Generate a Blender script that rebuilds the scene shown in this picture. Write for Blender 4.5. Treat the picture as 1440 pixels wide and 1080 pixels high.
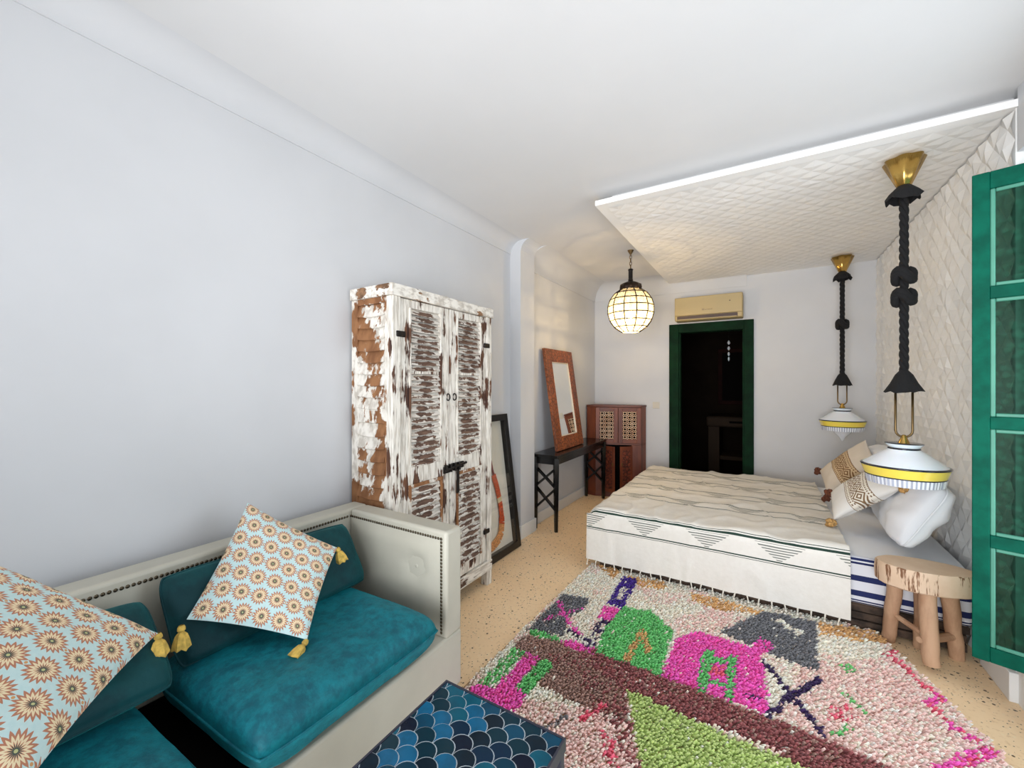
import bpy, bmesh, math, random
from mathutils import Vector, Matrix, noise
random.seed(7)
PI = math.pi
for o in list(bpy.data.objects): bpy.data.objects.remove(o)
S = bpy.context.scene
COL = S.collection

# ------------------------------------------------------------------ camera, world, lights, exposure
FPX, YAW, CAMH = 578.0, math.radians(31.5), 1.4
cam = bpy.data.cameras.new('camera'); camo = bpy.data.objects.new('camera', cam); COL.objects.link(camo)
cam.sensor_width = 36; cam.lens = 36 * FPX / 1440; cam.clip_start = 0.02
camo.location = (0, 0, CAMH); camo.rotation_euler = (PI / 2, 0, YAW)
S.camera = camo
w = bpy.data.worlds.new('world'); S.world = w; w.use_nodes = True
w.node_tree.nodes['Background'].inputs[0].default_value = (0.78, 0.88, 1.0, 1)
w.node_tree.nodes['Background'].inputs[1].default_value = 2.0

def area(name, loc, rot, sx, sy, power, color):
    l = bpy.data.lights.new(name, 'AREA'); l.shape = 'RECTANGLE'; l.size = sx; l.size_y = sy
    l.energy = power; l.color = color
    o = bpy.data.objects.new(name, l); COL.objects.link(o); o.location = loc; o.rotation_euler = rot
    return o
# daylight entering through the french window on the right wall and fill from an opening added behind the camera
lf = area('daylight_french_window', (1.34, 1.82, 1.30), (0, PI / 2 + 0.30, 0), 2.0, 1.5, 34, (0.86, 0.94, 1.0))
lr = area('added_rear_fill', (-0.35, -1.43, 1.25), (PI / 2 + 0.30, 0, 0), 2.0, 2.3, 100, (0.96, 0.97, 1.0))
lr.data.spread = math.radians(100)
S.view_settings.view_transform = 'Standard'; S.view_settings.look = 'None'
S.view_settings.gamma = 1.0; S.view_settings.use_curve_mapping = False
S.view_settings.exposure = -0.68

# ------------------------------------------------------------------ helpers: materials
def lin(c):
    return tuple(((x / 255) / 12.92 if x / 255 <= 0.04045 else ((x / 255 + 0.055) / 1.055) ** 2.4) for x in c[:3]) + (1.0,)

class NT:
    def __init__(s, name, color=(200, 200, 200), rough=0.6, metal=0.0, spec=0.5):
        s.m = bpy.data.materials.new(name); s.m.use_nodes = True
        s.t = s.m.node_tree; s.n = s.t.nodes
        s.b = s.n['Principled BSDF']; s.out = s.n['Material Output']
        s.b.inputs['Base Color'].default_value = lin(color); s.b.inputs['Roughness'].default_value = rough
        s.b.inputs['Metallic'].default_value = metal; s.b.inputs['Specular IOR Level'].default_value = spec
    def put(s, sock, v):
        if isinstance(v, bpy.types.NodeSocket): s.t.links.new(v, sock)
        elif isinstance(v, (tuple, list)) and sock.type == 'RGBA': sock.default_value = lin(v) if max(v) > 1 else (tuple(v) + (1,))[:4]
        else: sock.default_value = v
    def k(s, op, a, b=0.0, c=0.0):
        n = s.n.new('ShaderNodeMath'); n.operation = op
        s.put(n.inputs[0], a); s.put(n.inputs[1], b); s.put(n.inputs[2], c); return n.outputs[0]
    def mix(s, f, a, b):
        n = s.n.new('ShaderNodeMix'); n.data_type = 'RGBA'
        s.put(n.inputs[0], f); s.put(n.inputs[6], a); s.put(n.inputs[7], b); return n.outputs[2]
    def pos(s, scale=(1, 1, 1)):
        g = s.n.new('ShaderNodeNewGeometry'); return s.map(g.outputs['Position'], scale)
    def objc(s, scale=(1, 1, 1)):
        g = s.n.new('ShaderNodeTexCoord'); return s.map(g.outputs['Object'], scale)
    def map(s, v, scale):
        mp = s.n.new('ShaderNodeMapping'); mp.inputs['Scale'].default_value = scale; s.t.links.new(v, mp.inputs[0]); return mp.outputs[0]
    def uv(s):
        g = s.n.new('ShaderNodeUVMap'); x = s.n.new('ShaderNodeSeparateXYZ'); s.t.links.new(g.outputs[0], x.inputs[0])
        return x.outputs[0], x.outputs[1]
    def sep(s, v):
        x = s.n.new('ShaderNodeSeparateXYZ'); s.t.links.new(v, x.inputs[0]); return x.outputs
    def noise(s, v, scale, detail=3, rough=0.55):
        n = s.n.new('ShaderNodeTexNoise'); n.inputs['Scale'].default_value = scale; n.inputs['Detail'].default_value = detail
        n.inputs['Roughness'].default_value = rough
        if v is not None: s.t.links.new(v, n.inputs['Vector'])
        return n.outputs[0]
    def voro(s, v, scale, feat='F1', out=0):
        n = s.n.new('ShaderNodeTexVoronoi'); n.feature = feat; n.inputs['Scale'].default_value = scale
        s.t.links.new(v, n.inputs['Vector']); return n.outputs[out]
    def ramp(s, f, stops, interp='LINEAR'):
        n = s.n.new('ShaderNodeValToRGB'); n.color_ramp.interpolation = interp
        e = n.color_ramp.elements
        while len(e) < len(stops): e.new(0.5)
        for i, (p, c) in enumerate(stops): e[i].position = p; e[i].color = lin(c)
        s.put(n.inputs[0], f); return n.outputs[0]
    def step(s, f, lo, hi):
        n = s.n.new('ShaderNodeMapRange'); n.interpolation_type = 'SMOOTHSTEP'
        s.put(n.inputs[0], f); n.inputs[1].default_value = lo; n.inputs[2].default_value = hi; return n.outputs[0]
    def bump(s, h, strength=0.3, dist=0.01):
        n = s.n.new('ShaderNodeBump'); n.inputs['Strength'].default_value = strength; n.inputs['Distance'].default_value = dist
        s.put(n.inputs['Height'], h); s.t.links.new(n.outputs[0], s.b.inputs['Normal']); return s
    def col(s, v): s.put(s.b.inputs['Base Color'], v); return s
    def rough(s, v): s.put(s.b.inputs['Roughness'], v); return s
    def set(s, name, v): s.put(s.b.inputs[name], v); return s
MAT = {}
def simple(key, color, rough=0.6, metal=0.0, var=0.0, scale=8, bump=0.0, bscale=60, spec=0.5):
    t = NT(key, color, rough, metal, spec)
    if var:
        f = t.noise(t.pos(), scale, 4)
        t.col(t.mix(t.step(f, 0.3, 0.7), tuple(max(0, c * (1 - var)) for c in color), tuple(min(255, c * (1 + var)) for c in color)))
    if bump: t.bump(t.noise(t.pos(), bscale, 4), bump, 0.004)
    MAT[key] = t.m; return t

simple('plaster', (205, 206, 208), 0.85, var=0.012, scale=1.5, bump=0.06, bscale=30)
simple('ceiling_paint', (214, 214, 214), 0.9, var=0.01, scale=1.2)
simple('white_trim', (228, 228, 226), 0.6)
simple('gypsum', (238, 237, 234), 0.75)
simple('dark_plaster', (26, 20, 15), 0.95, var=0.15, scale=3, spec=0.05)  # dark brown plaster, with the closed washroom's shade put into its colour
simple('dark_red_wood', (30, 12, 9), 0.8, var=0.2, spec=0.1)
simple('basin', (50, 40, 32), 0.8, spec=0.1)
simple('dark_cavity', (12, 10, 9), 0.9, spec=0.05)  # near-black: shade painted into hollows and mirror, black cloth on the sofa deck
simple('green_paint', (2, 84, 66), 0.6, var=0.12, scale=12, bump=0.05, spec=0.1)
simple('dark_green_paint', (9, 40, 22), 0.7, var=0.18, scale=9, bump=0.05, spec=0.12)
simple('green_bead', (70, 138, 116), 0.5, var=0.05)
simple('leatherette', (192, 188, 173), 0.42, var=0.02, scale=5, bump=0.05, bscale=180)
simple('nail_bronze', (92, 82, 66), 0.3, 0.9)
simple('black_lacquer', (14, 13, 13), 0.22, var=0.1)
simple('black_frame', (20, 19, 19), 0.35, var=0.1)
simple('mount_board', (226, 222, 208), 0.85)
simple('brass', (196, 160, 88), 0.24, 1.0, var=0.04)
simple('antique_brass', (120, 98, 66), 0.35, 0.9)
simple('black_rope', (16, 15, 17), 0.9, bump=0.4, bscale=300)
simple('iron', (40, 36, 34), 0.5, 0.7)
simple('bronze_dark', (58, 46, 38), 0.4, 0.8, var=0.2)
simple('ac_body', (178, 158, 112), 0.4)
simple('ac_vent', (74, 56, 48), 0.5)
simple('ac_print', (150, 132, 96), 0.5)
simple('switch_plastic', (206, 200, 186), 0.35)
simple('pallet', (70, 56, 46), 0.85, var=0.35, scale=14, bump=0.3)
simple('white_linen', (236, 238, 242), 0.85, bump=0.08, bscale=160)
simple('mustard_thread', (206, 172, 84), 0.9, var=0.12, scale=60, bump=0.3, bscale=400)
simple('brown_wool', (96, 54, 36), 0.95, var=0.25, scale=80, bump=0.5, bscale=300)
simple('tan_wool', (178, 138, 84), 0.95, var=0.25, scale=80, bump=0.5, bscale=300)
simple('grout', (196, 206, 212), 0.8)
simple('table_metal', (70, 72, 88), 0.4, 0.6)
simple('rug_back', (170, 140, 104), 0.95, var=0.2, scale=30)
simple('fringe_cotton', (226, 220, 206), 0.95)
simple('coral', (196, 84, 40), 0.4, var=0.3, scale=120)
simple('coral_dark', (120, 44, 30), 0.5, var=0.2, scale=90)
simple('amber_bead', (222, 152, 92), 0.35, var=0.2, scale=90)
simple('bone_bead', (226, 208, 168), 0.5)
simple('mirror_bevel', (214, 204, 186), 0.5)

# terrazzo floor
t = NT('terrazzo', (196, 160, 120), 0.38)
p = t.pos()
base = t.mix(t.noise(p, 3, 5), (246, 210, 166), (255, 228, 188))
base = t.mix(t.k('MULTIPLY', t.step(t.noise(p, 55, 2), 0.55, 0.7), 0.5), base, (218, 180, 134))
v1 = t.voro(p, 34); r1 = t.sep(t.voro(p, 34, out=1))[0]
spk = t.k('MULTIPLY', t.k('LESS_THAN', v1, 0.20), t.k('LESS_THAN', r1, 0.28))
v2 = t.voro(p, 90); r2 = t.sep(t.voro(p, 90, out=1))[0]
spk2 = t.k('MULTIPLY', t.k('LESS_THAN', v2, 0.26), t.k('LESS_THAN', r2, 0.22))
v3 = t.voro(p, 60); r3 = t.sep(t.voro(p, 60, out=1))[0]
lt = t.k('MULTIPLY', t.k('LESS_THAN', v3, 0.3), t.k('GREATER_THAN', r3, 0.8))
base = t.mix(t.k('MULTIPLY', lt, 0.5), base, (250, 230, 198))
base = t.mix(spk, base, (84, 64, 46)); base = t.mix(t.k('MULTIPLY', spk2, 0.85), base, (74, 56, 42))
t.col(base).rough(0.42); MAT['terrazzo'] = t.m

# distressed whitewashed wood
def distressed(key, axis_scale, amount, wood=(112, 74, 50), dark=(60, 36, 28)):
    t = NT(key, (220, 215, 205), 0.8)
    p = t.pos(axis_scale); q = t.pos((1, 1, 1))
    a = t.noise(p, 9, 6, 0.65); bn = t.noise(q, 7, 3, 0.5)
    f = t.k('ADD', t.k('MULTIPLY', a, 0.6), t.k('MULTIPLY', bn, 0.4))
    chip = t.step(f, amount, amount + 0.025)
    w_ = t.mix(t.step(t.noise(p, 16, 4), 0.35, 0.65), dark, wood)
    paint = t.mix(t.step(t.noise(p, 30, 4), 0.4, 0.65), (232, 227, 217), (190, 182, 170))
    t.col(t.mix(chip, paint, w_)); t.bump(t.k('SUBTRACT', 1.0, chip), 0.35, 0.004); MAT[key] = t.m
distressed('worn_vertical', (2.6, 2.6, 0.30), 0.545)
distressed('worn_horizontal', (1.0, 0.3, 1.8), 0.54, (110, 80, 62), (64, 44, 36))
t = NT('worn_slat', (220, 214, 204), 0.8)
oc = t.objc(); ox_ = t.sep(oc); wn = t.noise(t.pos((1, 1, 1)), 14, 4, 0.6); wf = t.noise(t.pos((1, 0.35, 3)), 40, 4, 0.65)
ly = t.k('MULTIPLY', ox_[1], 1 / 0.13); lz = t.k('MULTIPLY', t.k('ADD', ox_[2], 0.006), 1 / 0.016)
lens = t.k('SUBTRACT', 1.0, t.k('ADD', t.k('MULTIPLY', ly, ly), t.k('MULTIPLY', lz, lz)))
lens = t.k('ADD', lens, t.k('ADD', t.k('MULTIPLY', t.k('SUBTRACT', wn, 0.5), 3.4), t.k('MULTIPLY', t.k('SUBTRACT', wf, 0.5), 2.2)))
chip = t.step(lens, 0.42, 0.56)
t.col(t.mix(chip, t.mix(t.step(wf, 0.4, 0.65), (228, 222, 212), (184, 174, 162)), t.mix(t.step(wf, 0.35, 0.65), (78, 56, 46), (122, 94, 78))))
MAT['worn_slat'] = t.m
distressed('worn_side', (1.0, 1.0, 0.45), 0.49, (150, 104, 66), (120, 78, 46))
distressed('worn_top', (1.2, 0.7, 1.4), 0.555, (150, 112, 80), (100, 72, 50))

# velvet
t = NT('teal_velvet', (4, 92, 100), 0.62, spec=0.35)
q = t.pos(); f = t.noise(q, 7, 6, 0.65)
f2 = t.noise(q, 30, 6, 0.7); c = t.mix(t.step(t.k('ADD', t.k('MULTIPLY', f, 0.45), t.k('MULTIPLY', f2, 0.55)), 0.38, 0.62), (0, 84, 98), (4, 118, 130))
t.col(c).set('Sheen Weight', 0.25).set('Sheen Roughness', 0.35).set('Sheen Tint', (30, 200, 220))
t.bump(t.k('ADD', t.noise(q, 9, 3, 0.5), t.k('MULTIPLY', t.noise(q, 40, 5, 0.6), 0.35)), 0.5, 0.02); MAT['teal_velvet'] = t.m
t = NT('dark_teal_velvet', (2, 54, 60), 0.7, spec=0.3)
q = t.pos(); f = t.noise(q, 7, 6, 0.65)
t.col(t.mix(t.step(f, 0.42, 0.62), (2, 50, 56), (3, 64, 69))).set('Sheen Weight', 0.25).set('Sheen Tint', (60, 200, 200))
t.bump(t.noise(q, 22, 5, 0.6), 0.3, 0.012); MAT['dark_teal_velvet'] = t.m

# printed cotton with sunflower rosettes
t = NT('rosette_cotton', (200, 215, 215), 0.9)
u, v = t.uv(); N = 6.2
vv = t.k('MULTIPLY', v, N * 1.1); row = t.k('FLOOR', vv)
uu = t.k('ADD', t.k('MULTIPLY', u, N), t.k('MULTIPLY', t.k('MODULO', row, 2.0), 0.5))
cx = t.k('SUBTRACT', t.k('FRACT', uu), 0.5); cy = t.k('SUBTRACT', t.k('FRACT', vv), 0.5)
r = t.k('SQRT', t.k('ADD', t.k('MULTIPLY', cx, cx), t.k('MULTIPLY', cy, cy)))
an = t.k('ARCTAN2', cy, cx)
sp = t.k('ABSOLUTE', t.k('SUBTRACT', t.k('FRACT', t.k('MULTIPLY', an, 18 / (2 * PI))), 0.5))   # 0..0.5
sp = t.k('MULTIPLY', sp, 2.0)
lim = lambda a, b_: t.k('ADD', t.k('MULTIPLY', t.k('SUBTRACT', 1.0, sp), a), b_)
bgc = t.mix(t.noise(t.pos(), 90, 2), (186, 220, 222), (214, 234, 232))
dx = t.k('SUBTRACT', t.k('FRACT', t.k('ADD', uu, 0.5)), 0.5); dy = t.k('SUBTRACT', t.k('FRACT', t.k('ADD', vv, 0.5)), 0.5)
c = bgc
orn = t.k('LESS_THAN', r, lim(0.17, 0.34)); c = t.mix(orn, c, (188, 128, 100))
crm = t.k('LESS_THAN', r, lim(0.16, 0.22)); c = t.mix(crm, c, (240, 222, 184))
ob = t.k('LESS_THAN', r, lim(0.14, 0.10)); c = t.mix(ob, c, (206, 150, 116))
dk = t.k('LESS_THAN', r, lim(0.12, 0.06)); c = t.mix(dk, c, (66, 84, 78))
c = t.mix(t.k('LESS_THAN', r, 0.045), c, (196, 196, 140))
rd = t.k('SQRT', t.k('ADD', t.k('MULTIPLY', dx, dx), t.k('MULTIPLY', cy, cy)))
c = t.mix(t.k('LESS_THAN', rd, 0.045), c, (214, 160, 104))
t.col(c); t.bump(t.noise(t.pos(), 350, 2), 0.15, 0.002); MAT['rosette_cotton'] = t.m

# boho cushions (tan band with white diamonds on linen)
def boho(key, body, band, ink, flip):
    t = NT(key, body, 0.92)
    u, v = t.uv()
    a = t.k('MULTIPLY', t.k('SUBTRACT', u, 0.34), 1 / 0.36)       # 0..1 over the band
    inb = t.k('MULTIPLY', t.k('GREATER_THAN', a, 0.0), t.k('LESS_THAN', a, 1.0))
    d1 = t.k('ABSOLUTE', t.k('SUBTRACT', a, 0.5)); d2 = t.k('ABSOLUTE', t.k('SUBTRACT', t.k('FRACT', t.k('MULTIPLY', v, 4.0)), 0.5))
    dia = t.k('ADD', t.k('MULTIPLY', d1, 1.9), d2)
    rings = t.k('GREATER_THAN', t.k('FRACT', t.k('MULTIPLY', dia, 3.6)), 0.5)
    core = t.k('LESS_THAN', d1, 0.28)
    dash = t.k('MULTIPLY', t.k('GREATER_THAN', t.k('FRACT', t.k('MULTIPLY', v, 20.0)), 0.5), t.k('GREATER_THAN', t.k('FRACT', t.k('MULTIPLY', a, 9.0)), 0.5))
    ink_m = t.k('ADD', t.k('MULTIPLY', core, rings), t.k('MULTIPLY', t.k('SUBTRACT', 1.0, core), dash))
    edge = t.k('GREATER_THAN', d1, 0.475)
    ink_m = t.k('MAXIMUM', t.k('MINIMUM', ink_m, 1.0), edge)
    c = t.mix(inb, body, t.mix(ink_m, band, ink))
    t.col(c); t.bump(t.noise(t.pos(), 260, 2), 0.2, 0.002); MAT[key] = t.m
boho('boho_light', (234, 232, 228), (236, 230, 218), (128, 100, 70), 0)
boho('boho_tan', (218, 206, 190), (204, 178, 142), (118, 82, 46), 0)

# woven bed throw: u runs along the bed, v is metres from the near hem
THROW_PAIRS = [(0.245, 0.36), (0.82, 0.935), (1.19, 1.305), (1.555, 1.67), (1.92, 2.03)]
t = NT('woven_throw', (226, 220, 208), 0.92)
u, v = t.uv()
c = t.mix(t.noise(t.pos((1, 1, 1)), 40, 3), (222, 217, 207), (234, 230, 222))
ink = None
for i, (a0, a1) in enumerate(THROW_PAIRS):
    for ln, wd in ((a0, 0.004), (a1, 0.005), (a0 - 0.013, 0.0018), (a1 + 0.013, 0.0018)):
        m_ = t.k('LESS_THAN', t.k('ABSOLUTE', t.k('SUBTRACT', v, ln)), wd)
        ink = m_ if ink is None else t.k('MAXIMUM', ink, m_)
    tt = t.k('MULTIPLY', t.k('SUBTRACT', v, a0), 1 / (a1 - a0))
    xx = t.k('ABSOLUTE', t.k('SUBTRACT', t.k('FRACT', t.k('ADD', t.k('MULTIPLY', u, 1 / 0.40), 0.3 + (0.5 if i % 2 else 0))), 0.5))
    tri = t.k('LESS_THAN', xx, t.k('MULTIPLY', tt, 0.36))
    inn = t.k('MULTIPLY', t.k('GREATER_THAN', tt, 0.06), t.k('LESS_THAN', tt, 0.9))
    hat = t.k('GREATER_THAN', t.k('FRACT', t.k('MULTIPLY', tt, 7.5)), 0.6)
    ink = t.k('MAXIMUM', ink, t.k('MULTIPLY', t.k('MULTIPLY', tri, inn), t.k('MULTIPLY', hat, 0.8)))
t.col(t.mix(ink, c, (34, 58, 48)))
t.bump(t.noise(t.pos(), 45, 5), 0.25, 0.006); MAT['woven_throw'] = t.m

# mattress ticking with navy stripes
t = NT('ticking', (232, 234, 240), 0.85)
z = t.sep(t.pos())[2]
m_ = None
for z0, wd in ((0.405, 0.006), (0.385, 0.006), (0.30, 0.016), (0.215, 0.016), (0.175, 0.004), (0.160, 0.004)):
    q_ = t.k('LESS_THAN', t.k('ABSOLUTE', t.k('SUBTRACT', z, z0)), wd); m_ = q_ if m_ is None else t.k('MAXIMUM', m_, q_)
t.col(t.mix(m_, (230, 232, 238), (28, 40, 92))); MAT['ticking'] = t.m

# carved / stained woods
def wood(key, c1, c2, sc, carve=0.0, rough=0.45):
    t = NT(key, c1, rough)
    f = t.noise(t.pos(sc), 10, 5, 0.6); cc = t.mix(t.step(f, 0.35, 0.65), c1, c2)
    if carve:
        d = t.voro(t.pos(), 26, 'DISTANCE_TO_EDGE'); k_ = t.step(d, 0.05, 0.16)
        cc = t.mix(t.k('MULTIPLY', t.k('SUBTRACT', 1.0, k_), carve), cc, tuple(x * 0.45 for x in c1)); t.bump(k_, 0.5, 0.004)  # groove shade of the carving put into the colour
    t.col(cc); MAT[key] = t.m
wood('walnut', (92, 42, 24), (122, 60, 34), (1, 1, 0.15))
wood('walnut_h', (92, 42, 24), (120, 60, 34), (0.2, 0.2, 1))
wood('carved_mirror', (128, 66, 34), (166, 90, 46), (1, 1, 0.2), 0.6)
wood('carved_panel', (96, 42, 28), (124, 58, 38), (1, 1, 1), 0.85)
wood('fret_wood', (206, 166, 136), (230, 200, 172), (1, 1, 1))
wood('stool_wood', (168, 128, 98), (200, 162, 130), (1.2, 1.2, 0.25), 0, 0.75)
t = NT('stool_slab', (214, 186, 156), 0.75)
pz = t.pos((1, 1, 0.10)); f = t.step(t.noise(pz, 38, 4, 0.7), 0.54, 0.60)
nz = t.n.new('ShaderNodeNewGeometry'); up = t.k('GREATER_THAN', t.sep(nz.outputs['Normal'])[2], 0.6)
c = t.mix(t.k('MULTIPLY', f, t.k('SUBTRACT', 1.0, up)), t.mix(t.noise(t.pos(), 12, 4), (206, 172, 140), (228, 204, 178)), (124, 84, 56))
t.col(c); MAT['stool_slab'] = t.m

# zellige glaze: each tile takes its own tone
t = NT('zellige', (10, 60, 90), 0.16, spec=0.22)
oi = t.n.new('ShaderNodeObjectInfo')
c = t.ramp(oi.outputs['Random'], [(0, (8, 30, 44)), (0.14, (6, 48, 62)), (0.3, (10, 72, 100)), (0.45, (8, 20, 42)), (0.56, (12, 90, 112)), (0.68, (6, 58, 80)), (0.8, (20, 100, 140)), (0.9, (6, 40, 66))], 'CONSTANT')
c = t.mix(t.k('MULTIPLY', t.step(t.noise(t.pos(), 25, 3), 0.4, 0.75), 0.35), c, (6, 44, 64))
t.col(c); t.bump(t.noise(t.pos(), 30, 2), 0.1, 0.004); MAT['zellige'] = t.m

# rug pile reads its wool colour from the mesh
t = NT('wool_pile', (220, 200, 180), 0.95, spec=0.15)
at = t.n.new('ShaderNodeAttribute'); at.attribute_name = 'wool'
t.col(at.outputs[0]).set('Sheen Weight', 0.2); MAT['wool_pile'] = t.m

# glass of the shutter leaf: pebbled green
t = NT('pebbled_glass', (16, 54, 42), 0.4, spec=0.12)
d = t.voro(t.pos(), 34); t.col(t.mix(t.step(d, 0.25, 0.55), (20, 66, 50), (5, 28, 20))); t.bump(d, 0.25, 0.006)
tb = t.n.new('ShaderNodeBsdfTransparent'); tb.inputs[0].default_value = lin((190, 232, 218)); mx = t.n.new('ShaderNodeMixShader'); mx.inputs[0].default_value = 0.55
t.t.links.new(t.b.outputs[0], mx.inputs[1]); t.t.links.new(tb.outputs[0], mx.inputs[2]); t.t.links.new(mx.outputs[0], t.out.inputs[0])
MAT['pebbled_glass'] = t.m
t = NT('clear_glass', (250, 250, 250), 0.02); tb = t.n.new('ShaderNodeBsdfTransparent'); gl = t.n.new('ShaderNodeBsdfGlossy'); gl.inputs['Roughness'].default_value = 0.03
mx = t.n.new('ShaderNodeMixShader'); mx.inputs[0].default_value = 0.06
t.t.links.new(tb.outputs[0], mx.inputs[1]); t.t.links.new(gl.outputs[0], mx.inputs[2]); t.t.links.new(mx.outputs[0], t.out.inputs[0]); MAT['clear_glass'] = t.m
t = NT('capiz_glass', (250, 246, 228), 0.3); tb = t.n.new('ShaderNodeBsdfTransparent'); tl = t.n.new('ShaderNodeBsdfTranslucent')
tb.inputs[0].default_value = lin((252, 250, 240)); tl.inputs[0].default_value = lin((252, 248, 232))
gl = t.n.new('ShaderNodeBsdfPrincipled'); gl.inputs['Base Color'].default_value = lin((240, 238, 228)); gl.inputs['Roughness'].default_value = 0.2
m1 = t.n.new('ShaderNodeMixShader'); m1.inputs[0].default_value = 0.15
t.t.links.new(tb.outputs[0], m1.inputs[1]); t.t.links.new(tl.outputs[0], m1.inputs[2])
m2 = t.n.new('ShaderNodeMixShader'); t.put(m2.inputs[0], t.k('ADD', 0.12, t.k('MULTIPLY', t.step(t.noise(t.pos(), 30, 3), 0.45, 0.65), 0.25)))
t.t.links.new(m1.outputs[0], m2.inputs[1]); t.t.links.new(gl.outputs[0], m2.inputs[2]); t.t.links.new(m2.outputs[0], t.out.inputs[0]); MAT['capiz_glass'] = t.m
t = NT('mirror_glass', (235, 236, 232), 0.02, 1.0); MAT['mirror_glass'] = t.m
t = NT('bulb_glow', (255, 240, 200), 0.3); t.set('Emission Color', (255, 226, 160)).set('Emission Strength', 14.0); MAT['bulb_glow'] = t.m
def lampglass(key, color, rough=0.18):
    t = NT(key, color, rough); t.set('Subsurface Weight', 0.15).set('Coat Weight', 0.3); MAT[key] = t.m
lampglass('opal_glass', (240, 244, 250)); lampglass('yellow_band', (250, 222, 92)); lampglass('navy_rim', (30, 32, 44))
t = NT('ribbed_opal', (236, 240, 248), 0.2)
uo = t.sep(t.objc()); ang = t.k('ARCTAN2', uo[1], uo[0])
bar = t.k('MULTIPLY', t.k('GREATER_THAN', t.k('FRACT', t.k('MULTIPLY', ang, 56 / (2 * PI))), 0.5), 1.0)
t.col(t.mix(t.k('MULTIPLY', bar, 0.8), (238, 242, 248), (150, 156, 176))); MAT['ribbed_opal'] = t.m

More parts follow.
